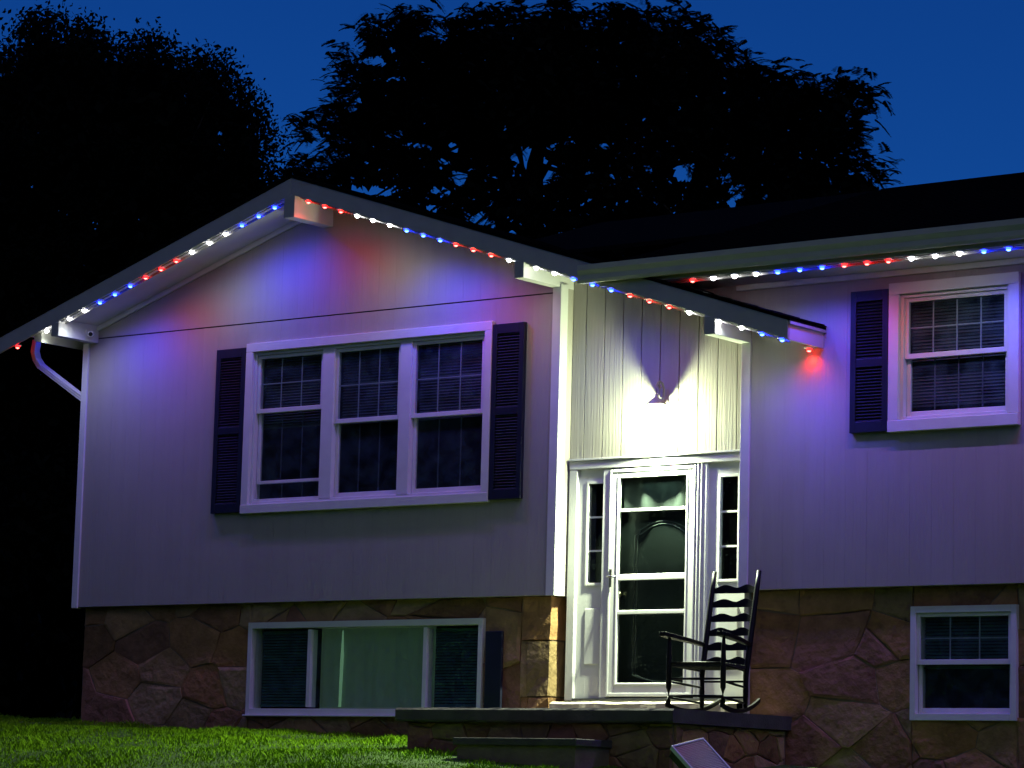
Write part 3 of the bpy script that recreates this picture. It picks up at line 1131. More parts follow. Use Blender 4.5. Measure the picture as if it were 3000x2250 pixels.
def stone_piece(parent, poly, conv, depth, r, name='stone'):
    """poly in wall coordinates, conv(u, w, out) -> world"""
    p0 = shrink(poly, 0.003)
    if len(p0) < 3 or area(p0) < 0.002:
        return
    # break the long straight edges
    rough = []
    for i in range(len(p0)):
        a, b = p0[i], p0[(i + 1) % len(p0)]
        L = math.hypot(b[0] - a[0], b[1] - a[1])
        rough.append(a)
        if L > 0.12:
            t = r.uniform(0.35, 0.65)
            j = r.uniform(-0.012, 0.004)
            nx_, nz_ = (b[1] - a[1]) / L, -(b[0] - a[0]) / L
            rough.append((a[0] + (b[0] - a[0]) * t + nx_ * j, a[1] + (b[1] - a[1]) * t + nz_ * j))
    p0 = rough
    cx = sum(p[0] for p in p0) / len(p0)
    cz = sum(p[1] for p in p0) / len(p0)
    tx, tz = r.uniform(-0.05, 0.05), r.uniform(-0.06, 0.06)
    k = MB()
    n = len(p0)
    L0 = [conv(x, z, 0.0) for x, z in p0]
    L1 = [conv(x, z, max(0.006, depth * 0.72 + (x - cx) * tx + (z - cz) * tz + r.uniform(-.003, .003))) for x, z in p0]
    L2 = [conv(cx + (x - cx) * 0.86, cz + (z - cz) * 0.86, max(0.008, depth + (x - cx) * tx + (z - cz) * tz + r.uniform(-.004, .004))) for x, z in p0]
    k.v = L0 + L1 + L2 + [conv(cx, cz, depth + r.uniform(-0.004, 0.008))]
    for i in range(n):
        j = (i + 1) % n
        k.f += [(i, j, n + j, n + i), (n + i, n + j, 2 * n + j, 2 * n + i), (2 * n + i, 2 * n + j, 3 * n)]
    return k.build(name, 'stone', parent)


def stone_wall(name, parent, x0, x1, z0, z1, rect, seed, label=None, sx=0.36, sz=0.25):
    r = random.Random(seed)
    mx = MB()
    pcs = minus_rect([(x0, z0), (x1, z0), (x1, z1), (x0, z1)], rect)
    for p in pcs:
        mx.prism(p, YS, YS + 0.12)
    w = mx.build(name, 'mortar', parent)
    if label:
        w['label'] = label
    conv = lambda u, v, d: (u, YS + 0.004 - d, v)
    for c in voronoi(x0, x1, z0, z1, sx, sz, r):
        for p in minus_rect(c, rect):
            stone_piece(w, p, conv, r.uniform(0.010, 0.026), r)
    return w


LWo = (LW[0] - 0.015, LW[1] + 0.015, LW[2] - 0.02, LW[3] + 0.015)
LRo = (LR[0] - 0.015, LR[1] + 0.015, LR[2] - 0.015, LR[3] + 0.015)
XQ = XC - 0.075
wl = stone_wall('stone_wall', house, XL + 0.06, XQ - 0.34, -0.35, ZB + 0.002, LWo, 11, 'brown stone base below the gable', sx=0.56, sz=0.36)
stone_wall('stone_wall', house, XR + 0.02, 4.7, -0.85, ZB + 0.002, LRo, 23, 'brown stone base right of the entry', sx=0.56, sz=0.36)
box('stone_wall', 'mortar', house, 4.7, XE, YS, YS + .1, -0.9, ZB)
# corner stones beside the door, wrapping into the recess
box('stone_corner_core', 'mortar', house, XQ - 0.34, XQ - 0.012, YS + 0.006, 0.30, -0.3, ZB + 0.002)
qz = [(-0.3, 0.12), (0.12, 0.36), (0.36, 0.86), (0.86, ZB)]
rq = random.Random(5)
for i, (a, b) in enumerate(qz):
    k = MB()
    wq = [0.30, 0.25, 0.27, 0.32][i]
    xa_ = XQ - wq
    n0 = 5
    front, sidef = [], []
    grid_pts = []
    xs_ = [xa_ + 0.012, xa_ + wq * 0.5, XQ - 0.008]
    zs_ = [a + 0.008 + (b - a - 0.016) * t for t in (0, .33, .66, 1)]
    def vid(ix, iz):
        return iz * 3 + ix
    for iz, z in enumerate(zs_):
        for ix, x in enumerate(xs_):
            k.v.append((x + rq.uniform(-.008, .008), YS - 0.03 + rq.uniform(-.014, .012), z + rq.uniform(-.004, .004)))
    base_i = len(k.v)
    for iz, z in enumerate(zs_):
        for yy in (0.16, 0.29):
            k.v.append((XQ + rq.uniform(-.012, .006), yy, z))
    back_i = len(k.v)
    for iz, z in enumerate(zs_):
        k.v.append((xs_[0], YS + 0.02, z))
    for iz in range(3):
        for ix in range(2):
            k.f.append((vid(ix, iz), vid(ix + 1, iz), vid(ix + 1, iz + 1), vid(ix, iz + 1)))
        k.f.append((vid(2, iz), base_i + iz * 2, base_i + iz * 2 + 2, vid(2, iz + 1)))
        k.f.append((base_i + iz * 2, base_i + iz * 2 + 1, base_i + iz * 2 + 3, base_i + iz * 2 + 2))
        k.f.append((back_i + iz, vid(0, iz), vid(0, iz + 1), back_i + iz + 1))
    for iz in (0, 3):
        k.f.append((vid(0, iz), vid(1, iz), vid(2, iz), base_i + iz * 2, base_i + iz * 2 + 1, back_i + iz))
    k.build('stone', 'stone', wl)
# fill between the quoins and the planted cells
conv = lambda u, v, d: (u, YS + 0.004 - d, v)
for i, (a, b) in enumerate(qz):
    wq = [0.30, 0.25, 0.27, 0.32][i]
    stone_piece(wl, [(XQ - 0.34, a), (XQ - wq + 0.006, a), (XQ - wq + 0.006, b), (XQ - 0.34, b)], conv, 0.02, rq)

# ---------------------------------------------------------------- entry
YD = DR                                            # plane of the door wall
door_z0 = PZ(1781, 2046, YD)
# backing and dark hall
xq = lambda x, y=1700, Y=YD: PX(x, y, Y)
ex0, ex1 = xq(1662, 1700), XR + 0.3
# casing and mullions
hd = HEAD_Z
xm0, xm1 = xq(1765), xq(1786)                      # left mullion
xm2, xm3 = xq(2040), xq(2062)
xs0 = xq(1690)                                     # left casing inner edge
fr = bpy.data.objects.new('door_surround', None)
fr.parent = house
col.objects.link(fr)
fr['label'] = 'white casing around the front door and sidelights'
box('casing', 'white', fr, XC + 0.024, xs0, YD - 0.03, YD + 0.03, door_z0 - 0.02, hd - 0.075, 0.006)
box('casing', 'white', fr, XC + 0.024, XR + 0.2, YD - 0.034, YD + 0.03, hd - 0.074, hd + 0.002, 0.006)
box('drip_cap', 'white', fr, XC + 0.022, XR + 0.2, YD - 0.05, YD - 0.001, hd + 0.003, hd + 0.022, 0.003)
box('mullion', 'white', fr, xm0, xm1, YD - 0.022, YD + 0.04, door_z0, hd - 0.075, 0.006)
box('mullion', 'white', fr, xm2, xm3 + 0.03, YD - 0.022, YD + 0.04, door_z0, hd - 0.075, 0.006)
for q, (a, b) in enumerate(((xm2 + 0.012, xm2 + 0.026), (xm2 + 0.05, xm2 + 0.062))):
    box('moulding', 'white', fr, a, b, YD - 0.032, YD - 0.0225, door_z0, hd - 0.08, 0.004)
box('threshold', 'steel', fr, xs0, XR, YD - 0.04, YD + 0.06, door_z0 - 0.03, door_z0 - 0.001, 0.004)
box('backing', 'dark_room', fr, XC - 0.02, XR + 0.5, YD + 0.16, YD + 0.18, -0.1, hd + 0.1)

# left sidelight
def sidelight(xa, xb, ga, gb, panel=True, label=None):
    s = bpy.data.objects.new('sidelight', None)
    s.parent = house
    col.objects.link(s)
    if label:
        s['label'] = label
    gt, gb_ = PZ(1747, 1416, YD), PZ(1745, 1709, YD)
    k = MB()
    k.box(xa, ga, YD + 0.005, YD + 0.04, door_z0, hd - 0.075).box(gb, xb, YD + 0.005, YD + 0.04, door_z0, hd - 0.075)
    k.box(ga, gb, YD + 0.0055, YD + 0.04, gt, hd - 0.075).box(ga, gb, YD + 0.0055, YD + 0.04, door_z0, gb_)
    k.build('panel', 'white', s)
    ring('glass_frame', 'white', s, ga - 0.02, gb + 0.02, gb_ - 0.02, gt + 0.02, YD - 0.004, YD + 0.0045, 0.024, 0.024, 0.024)
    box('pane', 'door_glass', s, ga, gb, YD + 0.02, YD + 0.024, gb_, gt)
    for yy in (1515, 1613.6):
        z = PZ(1745, yy, YD)
        box('muntin', 'white', s, ga, gb, YD + 0.012, YD + 0.019, z - 0.008, z + 0.008)
    if panel:
        MB().box(ga - 0.01, gb + 0.01, YD - 0.003, YD + 0.0045, PZ(1735, 1946, YD), PZ(1735, 1783, YD)).build('raised_panel', 'white', s, 0.012)
    return s


ga, gb = xq(1722, 1550), xq(1770, 1550)
sidelight(xs0, xm0, ga, gb, True, 'narrow sidelight left of the storm door')
ga2 = xq(2108, 1550)
sidelight(xm3 + 0.03, XR + 0.22, ga2, ga2 + (gb - ga) + 0.01, True, 'narrow sidelight partly behind the corner board')
box('curtain', 'cloth', house, ga - 0.02, ga + 0.04, YD + 0.07, YD + 0.075, 1.2, 2.4)  # cloth strip standing in for the reflection along this pane's left edge

# front door behind the storm door
dz1 = hd - 0.078
dx0, dx1 = xm1 + 0.002, xm2 - 0.002
ed = box('entry_door', 'dark_door', house, dx0, dx1, YD + 0.11, YD + 0.15, door_z0, dz1)
ed['label'] = 'dark front door with arched moulding behind glass'
dcx = (dx0 + dx1) / 2 + 0.03
pts = []
zt_, zb_ = PZ(1905, 1530, YD), PZ(1905, 1975, YD)
hw = 0.30
for s in (0.0, 0.03):
    pts = [(dcx - hw + s, YD + 0.108, zb_)]
    pts += [(dcx - hw + s, YD + 0.108, zt_ - 0.10), (dcx - hw + 0.04 + s, YD + 0.108, zt_ - 0.085)]
    for i in range(9):
        t = -1 + 2 * i / 8
        pts.append((dcx + t * (hw - 0.06 - s), YD + 0.108, zt_ - 0.02 - s * .8 + 0.07 * (1 - t * t) - 0.03))
    pts += [(dcx + hw - 0.04 - s, YD + 0.108, zt_ - 0.085), (dcx + hw - s, YD + 0.108, zt_ - 0.10), (dcx + hw - s, YD + 0.108, zb_)]
    for i in range(1, 8):
        t = 1 - 2 * i / 8
        pts.append((dcx + t * (hw - s), YD + 0.108, zb_ - 0.06 * (1 - t * t)))
    pts.append(pts[0])
    MB().tube(pts, 0.005, 6).build('arch_moulding', 'door_mould', ed, smooth=True)
kn = P(1817, 1742, YD + 0.09)
MB().lathe((0, 0, 0), [(0.001, -0.03), (0.02, -0.025), (0.028, 0), (0.02, 0.02), (0.001, 0.03)], 14)
k = MB()
k.tube([(kn.x, YD + 0.109, kn.z), (kn.x, YD + 0.085, kn.z), (kn.x, YD + 0.075, kn.z), (kn.x, YD + 0.06, kn.z), (kn.x, YD + 0.05, kn.z)], [0.012, 0.012, 0.026, 0.028, 0.012], 14)
k.build('door_knob', 'brass', ed, smooth=True)

# storm door
sd = bpy.data.objects.new('storm_door', None)
sd.parent = house
col.objects.link(sd)
sd['label'] = 'white full view storm door with cross bars'
sz0 = door_z0 + 0.012
szt = dz1 - 0.01
gl0, gl1 = xq(1815), xq(2012)
gz1 = PZ(1920, 1397, YD)
gz0 = PZ(1910, 2001, YD)
ring('door_frame', 'white', sd, dx0, dx1, sz0, szt, YD - 0.028, YD + 0.03, gl0 - dx0 - 0.02, szt - gz1 - 0.02, gz0 - sz0 - 0.02, 0.006)
ring('glass_stop', 'white', sd, gl0 - 0.021, gl1 + 0.021, gz0 - 0.021, gz1 + 0.021, YD - 0.034, YD + 0.0, 0.022, 0.022, 0.022, 0.006)
ring('outer_stop', 'white', sd, dx0 + 0.004, dx1 - 0.004, sz0 + 0.004, szt - 0.004, YD - 0.036, YD - 0.0285, 0.022, 0.025, 0.03, 0.004)
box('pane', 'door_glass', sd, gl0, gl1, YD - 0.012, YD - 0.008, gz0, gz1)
for yy, hh, nm in ((1493, 0.028, 'cross_bar'), (1690, 0.055, 'cross_bar'), (1793, 0.036, 'cross_bar')):
    z = PZ(1915, yy, YD)
    box(nm, 'white', sd, gl0 - 0.001, gl1 + 0.001, YD - 0.03, YD - 0.0125, z - hh / 2, z + hh / 2, 0.006)
hp = P(1788, 1690, YD - 0.04)
box('handle_plate', 'steel', sd, hp.x - 0.014, hp.x + 0.014, YD - 0.044, YD - 0.0365, hp.z - 0.09, hp.z + 0.07, 0.003)
MB().tube([(hp.x, YD - 0.04, hp.z), (hp.x, YD - 0.085, hp.z), (hp.x + 0.03, YD - 0.09, hp.z), (hp.x + 0.09, YD - 0.085, hp.z - 0.005)], 0.009, 8).build('handle', 'steel', sd, smooth=True)
# crumpled valance in the top light
k = MB()
vz0, vz1 = PZ(1920, 1487, YD), gz1
nn = 40
for i in range(nn + 1):
    x = gl0 + (gl1 - gl0) * i / nn
    yy = YD + 0.05 + 0.014 * math.sin(x * 19) + 0.008 * math.sin(x * 43 + 2)
    yb = YD + 0.05 + 0.022 * math.sin(x * 19 + .8) + 0.012 * math.sin(x * 31 + 1)
    k.v += [(x, yb, vz0 - 0.01), (x, (yy + yb) / 2, (vz0 + vz1) / 2), (x, yy, vz1)]
for i in range(nn):
    for j in range(2):
        k.f.append((3 * i + j, 3 * i + 3 + j, 3 * i + 4 + j, 3 * i + 1 + j))
k.build('valance', 'cloth', sd, smooth=True)
# stone sill under the door
k = MB()
nn = 24
for i in range(nn + 1):
    x = XC + 0.0 + (XR - XC) * i / nn
    zz = door_z0 - 0.035 + random.uniform(-0.006, 0.004)
    k.v += [(x, -0.03 + random.uniform(-.015, .01), PORCH_Z - 0.05), (x, -0.03 + random.uniform(-.02, .01), zz - 0.02), (x, 0.02, zz), (x, YD + 0.1, zz + 0.002)]
for i in range(nn):
    for j in range(3):
        k.f.append((4 * i + j, 4 * i + 4 + j, 4 * i + 5 + j, 4 * i + 1 + j))
k.build('door_sill', 'sill_stone', house)

# ================================================================= PORCH
PX0, PX1, PY0 = -0.68, 2.165, -1.66
porch = thing('porch', (0.7, -0.8, -0.4), 'low stone porch with a dark concrete slab at the front door', 'porch')
k = MB()
nx_ = 40
for i in range(nx_ + 1):                           # worn slab edge
    x = PX0 + (PX1 - PX0) * i / nx_
    e = random.uniform(-0.006, 0.006)
    k.v += [(x, PY0 + e + 0.01, PORCH_Z - 0.115 + random.uniform(-.004, .004)), (x, PY0 + e, PORCH_Z - 0.10), (x, PY0 + e * .6, PORCH_Z - 0.018), (x, PY0 + 0.02, PORCH_Z + random.uniform(-.003, .003)), (x, YS - 0.002, PORCH_Z)]
for i in range(nx_):
    for j in range(4):
        k.f.append((5 * i + j, 5 * i + 5 + j, 5 * i + 6 + j, 5 * i + 1 + j))
k.v += [(PX0, YS - 0.002, PORCH_Z - 0.115), (PX1, YS - 0.002, PORCH_Z - 0.115)]
e0, e1 = len(k.v) - 2, len(k.v) - 1
k.f += [(0, 1, 2, 3, 4, e0), (5 * nx_, e1, 5 * nx_ + 4, 5 * nx_ + 3, 5 * nx_ + 2, 5 * nx_ + 1)]
k.f.append(tuple([0, e0, e1, 5 * nx_] + [5 * i for i in range(nx_ - 1, 0, -1)]))
k.build('slab', 'concrete', porch)
bx0, bx1, by0 = PX0 + 0.07, PX1 - 0.06, PY0 + 0.10
pb = box('base_wall', 'mortar', porch, bx0, bx1, by0, YS - 0.01, -0.95, PORCH_Z - 0.117)
r = random.Random(41)
for c in voronoi(bx0, bx1, -0.9, PORCH_Z - 0.12, 0.33, 0.19, r):
    stone_piece(pb, c, lambda u, v, d: (u, by0 + 0.003 - d, v), r.uniform(0.015, 0.03), r)
for c in voronoi(by0, YS - 0.05, -0.9, PORCH_Z - 0.12, 0.33, 0.19, r):
    stone_piece(pb, c, lambda u, v, d: (bx1 - 0.003 + d, u, v), r.uniform(0.015, 0.03), r)

# step in front of the porch
sY = -2.08
a, b = P(1326, 2157, sY), P(1688, 2167, sY)
step_z = (a.z + b.z) / 2
step = thing('step', ((a.x + b.x) / 2, sY + 0.2, step_z - 0.3), 'single concrete step in front of the porch slab', 'step')
box('tread', 'concrete', step, a.x, b.x, sY, PY0 + 0.095, step_z - 0.06, step_z, 0.008)
box('riser', 'mortar', step, a.x + 0.03, b.x - 0.03, sY + 0.03, PY0 + 0.09, step_z - 0.5, step_z - 0.061)

# ================================================================= LIGHT STRINGS
led_mesh = {}


def led_proto(c):
    if c not in led_mesh:
        k = MB().lathe((0, 0, 0), [(0.019, 0.004), (0.0215, -0.004), (0.0185, -0.015), (0.011, -0.0225), (0.0008, -0.026)], 12)
        nb = len(k.f)
        k.lathe((0, 0, 0), [(0.018, 0.0035), (0.043, 0.003), (0.045, 0.007), (0.043, 0.011)], 16)
        me = bpy.data.meshes.new('bulb_' + c)
        me.from_pydata(k.v, [], k.f)
        for p in me.polygons:
            p.use_smooth = True
        me.materials.append(MATS['led_' + c])
        me.materials.append(MATS['plastic_white'])
        for i, p in enumerate(me.polygons):
            p.material_index = 1 if i >= nb else (2 if i >= 24 else 0)
        me.materials.append(MATS['led_core_' + c])
        led_mesh[c] = me
    return led_mesh[c]


LED_W = {'r': 4.9, 'w': 3.9, 'b': 27.0}


def led(root, c, pos, tilt=(0, 0.12, -1), gain=1.0):
    o = bpy.data.objects.new('bulb', led_proto(c))
    col.objects.link(o)
    o.parent = root
    o.location = Vector(pos) - base(root)
    ld = bpy.data.lights.new('led_light', 'SPOT')
    ld.energy = LED_W[c] * gain * random.uniform(0.88, 1.12)
    ld.color = LED_COL[c]
    ld.spot_size = math.radians(144)
    ld.spot_blend = 1.0
    ld.shadow_soft_size = 0.012
    lo = bpy.data.objects.new('led_light', ld)
    col.objects.link(lo)
    lo.parent = root
    lo.location = o.location + Vector((0, 0, -0.031))
    lo.rotation_euler = Vector(tilt).to_track_quat('-Z', 'Y').to_euler()
    lo.visible_camera = True


YL = -OH + 0.014                                   # the track sits just behind the rake board
left_px = [('w', 138, 957), ('w', 204, 931), ('w', 248, 906), ('b', 293, 882.5), ('b', 337, 858.5), ('b', 382, 834.5), ('r', 427, 811), ('r', 472, 786.5), ('r', 517, 760),
           ('w', 563, 735), ('w', 613, 707.5), ('w', 661, 683), ('b', 709, 659.5), ('b', 758, 634), ('b', 805, 608)]
right_px = [('r', 904, 589), ('r', 952, 603.5), ('r', 999, 617), ('w', 1047, 632), ('w', 1093, 645.5), ('w', 1142, 660.5), ('b', 1191.5, 674), ('b', 1240.5, 689), ('b', 1290, 703.5),
            ('r', 1336, 717), ('r', 1387, 732.5), ('r', 1439.5, 748), ('w', 1491.5, 764), ('w', 1571.5, 784), ('w', 1625, 801.5), ('b', 1681, 818), ('b', 1736, 835), ('b', 1791, 851.5),
            ('r', 1846, 868.6), ('r', 1903, 886), ('r', 1960.5, 902), ('w', 2020, 918), ('w', 2107, 944), ('w', 2173, 964), ('b', 2232.7, 981.7), ('b', 2291.7, 1000)]
eave_px = [('r', 2029, 825), ('w', 2090, 820), ('w', 2152, 811.6), ('w', 2215, 804.7), ('b', 2278.7, 796.5), ('b', 2343, 789), ('b', 2408.5, 782), ('r', 2473.6, 775), ('r', 2540, 768), ('r', 2602.8, 762),
           ('w', 2670, 755.6), ('w', 2739.8, 748), ('w', 2811, 739.6), ('b', 2882.5, 733), ('b', 2954.8, 725.7)]


def rake_string(label, side, pxs, x0, x1, extra=()):
    s = thing('light_string', (x0, YL, zf(x0)), label, 'string lights', 'colored light strings under the roof edge')
    xs = [x0, x1]
    MB().prism([(x0, zf(x0) - 0.010), (x1, zf(x1) - 0.010), (x1, zf(x1) + 0.002), (x0, zf(x0) + 0.002)], -OH + 0.0015, -OH + 0.026).build('track', 'track', s)
    MB().prism([(x0, zf(x0) - 0.024), (x1, zf(x1) - 0.024), (x1, zf(x1) + 0.002), (x0, zf(x0) + 0.002)], YL + 0.046, YL + 0.049).build('channel_lip', 'channel', s)
    for c, x, y in pxs:
        p = P(x, y, YL)
        led(s, c, (p.x, YL, zf(p.x) - 0.014), gain=0.55 if XC < p.x < XR - 0.2 else 1.0)
    for c, p, t, g in extra:
        led(s, c, p, t, g)
    return s


pb_ = P(135, 999, -0.35)
pr_ = P(52, 1010, YL)
rake_string('red white and blue lights along the left rake of the gable', -1, left_px, -6.15, RX - 0.14,
            [('b', tuple(pb_), (0, 0.1, -1), 0.12), ('r', (pr_.x, YL, zf(pr_.x) - 0.012), (-0.4, -.2, -1), 0.0)])
rake_string('red white and blue lights along the long rake crossing over the entry', 1, right_px, RX + 0.10, RAKE_R - 0.03,
            [('r', (RAKE_R - 0.10, -0.07, zf(RAKE_R) - 0.012), (0, 0.25, -1), 1.0)])
s = thing('light_string', (1.5, YL, SOFFIT_Z), 'red white and blue lights under the level eave by the bedroom window', 'string lights', 'colored light strings under the roof edge')
box('track', 'track', s, 1.25, XE + 0.2, -OH + 0.0015, -OH + 0.026, SOFFIT_Z - 0.013, SOFFIT_Z - 0.0005)
box('channel_lip', 'channel', s, 1.25, XE + 0.2, YL + 0.046, YL + 0.049, SOFFIT_Z - 0.026, SOFFIT_Z - 0.0005)
px_list = [(c, P(x, y, YL).x) for c, x, y in eave_px]
xlast = px_list[-1][1]
pat = 'brrrwwwbbbrrrwwwbbb'
for i, c in enumerate(pat[:12]):
    px_list.append((c, xlast + 0.217 * (i + 1)))
for c, x in px_list:
    led(s, c, (x, YL, SOFFIT_Z - 0.017))

# ================================================================= WALL LAMP
lc = P(1922, 1215, YD - 0.13)                      # centre of the lantern
lamp = thing('wall_lamp', (lc.x, YD, lc.z), 'glowing carriage lamp with scroll arm on the wall above the front door', 'lamp')
lx, ly, lz = lc.x, YD - 0.13, lc.z
k = MB()
k.tube([(lx, YD - 0.0015, lz + 0.11), (lx, YD - 0.012, lz + 0.11), (lx, YD - 0.022, lz + 0.11)], [0.055, 0.05, 0.028], 20)
k.build('backplate', 'pewter', lamp)
arm = [(lx, YD - 0.02, lz + 0.11), (lx + 0.01, YD - 0.04, lz + 0.17), (lx + 0.012, YD - 0.035, lz + 0.235), (lx + 0.008, YD - 0.05, lz + 0.28), (lx, YD - 0.08, lz + 0.30), (lx - 0.004, YD - 0.115, lz + 0.285),
       (lx - 0.004, YD - 0.136, lz + 0.25), (lx, YD - 0.128, lz + 0.215), (lx, YD - 0.13, lz + 0.17)]
k = MB().tube(arm, [0.012, 0.011, 0.010, 0.010, 0.010, 0.010, 0.009, 0.009, 0.011], 12)
k.tube([(lx, YD - 0.082, lz + 0.298), (lx, YD - 0.10, lz + 0.262), (lx, YD - 0.082, lz + 0.235), (lx, YD - 0.06, lz + 0.25)], 0.007, 8)
k.tube([(lx + 0.01, YD - 0.04, lz + 0.17), (lx + 0.03, YD - 0.06, lz + 0.14), (lx + 0.03, YD - 0.075, lz + 0.10)], 0.007, 8)
k.build('arm', 'pewter', lamp, smooth=True)
MB().lathe((lx, ly, lz), [(0.001, 0.185), (0.014, 0.18), (0.016, 0.158), (0.03, 0.148), (0.045, 0.136), (0.082, 0.102), (0.094, 0.088), (0.090, 0.084), (0.04, 0.105), (0.001, 0.11)], 28).build('cap', 'pewter', lamp, smooth=True)
MB().lathe((lx, ly, lz), [(0.084, 0.085), (0.098, 0.02), (0.095, -0.07), (0.07, -0.14), (0.02, -0.175)], 28).build('glass_shade', 'lamp_glass', lamp, smooth=True)
MB().lathe((lx, ly, lz), [(0.001, -0.094), (0.016, -0.088), (0.024, -0.068), (0.024, -0.05), (0.016, -0.034), (0.001, -0.028)], 16).build('bulb', 'sconce_bulb', lamp, smooth=True)
pl = bpy.data.lights.new('lamp_light', 'SPOT')      # the open bottom of the lantern throws most of its light down
pl.energy = 1400.0
pl.color = (0.86, 1.0, 0.66)
pl.spot_size = math.radians(165)
pl.spot_blend = 1.0
pl.shadow_soft_size = 0.03
plo = bpy.data.objects.new('lamp_light', pl)
col.objects.link(plo)
plo.parent = lamp
plo.location = Vector((lx, ly - 0.01, lz - 0.22)) - base(lamp)
plo.rotation_euler = Vector((0, -0.55, -1)).to_track_quat('-Z', 'Y').to_euler()

# ================================================================= SECURITY CAMERA
cp = P(252, 975, -0.16)
cx_, cz_ = -6.102, cp.z
sec = thing('security_camera', (cx_, cp.y, cz_), 'small white bullet security camera on the roof beam above the downspout', 'security camera')
k = MB().tube([(cx_ + 0.001, cp.y, cz_), (cx_ + 0.012, cp.y, cz_)], 0.032, 16)
k.build('mount', 'plastic_white', sec)
MB().tube([(cx_ + 0.012, cp.y, cz_), (cx_ + 0.05, cp.y - 0.01, cz_ - 0.01)], 0.012, 10).build('stem', 'plastic_white', sec)
bdir = Vector((0.55, -0.75, -0.28)).normalized()
c0 = Vector((cx_ + 0.055, cp.y, cz_ - 0.012))
MB().tube([c0 - bdir * 0.05, c0 - bdir * 0.045, c0 + bdir * 0.05, c0 + bdir * 0.056], [0.02, 0.028, 0.030, 0.026], 16).build('body', 'plastic_white', sec, smooth=False)
MB().tube([c0 + bdir * 0.0565, c0 + bdir * 0.060], [0.022, 0.018], 16).build('lens', 'plastic_black', sec)

# ================================================================= ROCKING CHAIR
CY_R, CY_F = -0.36, -0.88                          # rear posts, front legs
xr_r = PX(2190, 1960, CY_R)
xr_l = PX(2061, 1960, CY_R)
xf_r = PX(2119, 1960, CY_F)
xf_l = PX(1960, 1960, CY_F)
chair = thing('rocking_chair', ((xr_r + xr_l) / 2, -1.0, PORCH_Z), 'black ladder back wooden rocking chair on the porch', 'rocking chair')
Z0 = PORCH_Z
CB = 'chair_black'
seat_z = Z0 + 0.40
top_z = PZ(2210, 1672, CY_R + 0.14)


def post_pt(side, z):
    x = xr_l if side < 0 else xr_r
    t = (z - Z0 - 0.05) / (top_z - Z0 - 0.05)
    return Vector((x + side * 0.006 * (t - 0.4), CY_R + (0.17 * max(0, t - 0.25) / 0.75) - 0.02, z))


for sd_ in (-1, 1):
    pts = [post_pt(sd_, Z0 + 0.045 + (top_z - Z0 - 0.045) * i / 8) for i in range(9)]
    rad = [0.018, 0.023, 0.024, 0.024, 0.024, 0.023, 0.0225, 0.022, 0.019]
    MB().tube(pts, rad, 12).build('back_post', CB, chair, smooth=True)
    xf = xf_l if sd_ < 0 else xf_r
    arm_z = Z0 + 0.625
    fl = [(xf, CY_F - 0.005, Z0 + 0.04), (xf, CY_F, Z0 + 0.09), (xf, CY_F, Z0 + 0.2), (xf, CY_F, Z0 + 0.35), (xf, CY_F, Z0 + 0.44), (xf, CY_F, Z0 + 0.53), (xf, CY_F, arm_z - 0.012)]
    MB().tube(fl, [0.016, 0.022, 0.023, 0.023, 0.022, 0.018, 0.012], 12).build('front_leg', CB, chair, smooth=True)
    # arm: broad rounded board, dips to the rear post
    pr = post_pt(sd_, Z0 + 0.56)
    k = MB()
    path = [(xf + sd_ * 0.012, CY_F - 0.085, arm_z + 0.012), (xf + sd_ * 0.012, CY_F - 0.06, arm_z + 0.006), (xf + sd_ * 0.01, CY_F, arm_z), (xf * .5 + pr.x * .5 + sd_ * 0.012, (CY_F + pr.y) / 2, arm_z - 0.02), (pr.x + sd_ * 0.005, pr.y - 0.01, arm_z - 0.045)]
    wd = [0.030, 0.045, 0.048, 0.036, 0.018]
    for (x, y, z), w in zip(path, wd):
        k.v += [(x - w, y, z - 0.018), (x + w, y, z - 0.018), (x + w, y, z + 0.016), (x - w, y, z + 0.016)]
    for i in range(len(path) - 1):
        for j in range(4):
            q = 4 * i
            k.f.append((q + j, q + (j + 1) % 4, q + 4 + (j + 1) % 4, q + 4 + j))
    k.f += [(0, 1, 2, 3), tuple(4 * (len(path) - 1) + j for j in (3, 2, 1, 0))]
    k.build('armrest', CB, chair, 0.005)
    # rocker: arc that touches the slab near its middle
    k = MB()
    R = 1.25
    cyc = (CY_R + CY_F) / 2 + 0.02
    npts = 16
    ya, yb = CY_F - 0.03, CY_R + 0.27
    for i in range(npts + 1):
        y = ya + (yb - ya) * i / npts
        z = Z0 + R - math.sqrt(R * R - (y - cyc) ** 2)
        t = (y - CY_F) / (CY_R - CY_F)
        xc_ = (xf_l if sd_ < 0 else xf_r) * (1 - t) + (xr_l if sd_ < 0 else xr_r) * t
        k.v += [(xc_ - 0.014, y, z + 0.001), (xc_ + 0.014, y, z + 0.001), (xc_ + 0.014, y, z + 0.038), (xc_ - 0.014, y, z + 0.038)]
    for i in range(npts):
        for j in range(4):
            q = 4 * i
            k.f.append((q + j, q + (j + 1) % 4, q + 4 + (j + 1) % 4, q + 4 + j))
    k.f += [(0, 1, 2, 3), tuple(4 * npts + j for j in (3, 2, 1, 0))]
    k.build('rocker', CB, chair, 0.004)
    # side rungs
    for z in (0.12, 0.25, 0.385):
        a = Vector((xf, CY_F, Z0 + z))
        b = post_pt(sd_, Z0 + z - 0.03)
        MB().tube([a, a * .5 + b * .5, b], [0.008, 0.011, 0.008], 8).build('rung', CB, chair, smooth=True)
for z in (0.13, 0.27, 0.40):
    MB().tube([(xf_l, CY_F, Z0 + z), ((xf_l + xf_r) / 2, CY_F, Z0 + z), (xf_r, CY_F, Z0 + z)], [0.008, 0.011, 0.008], 8).build('rung', CB, chair, smooth=True)
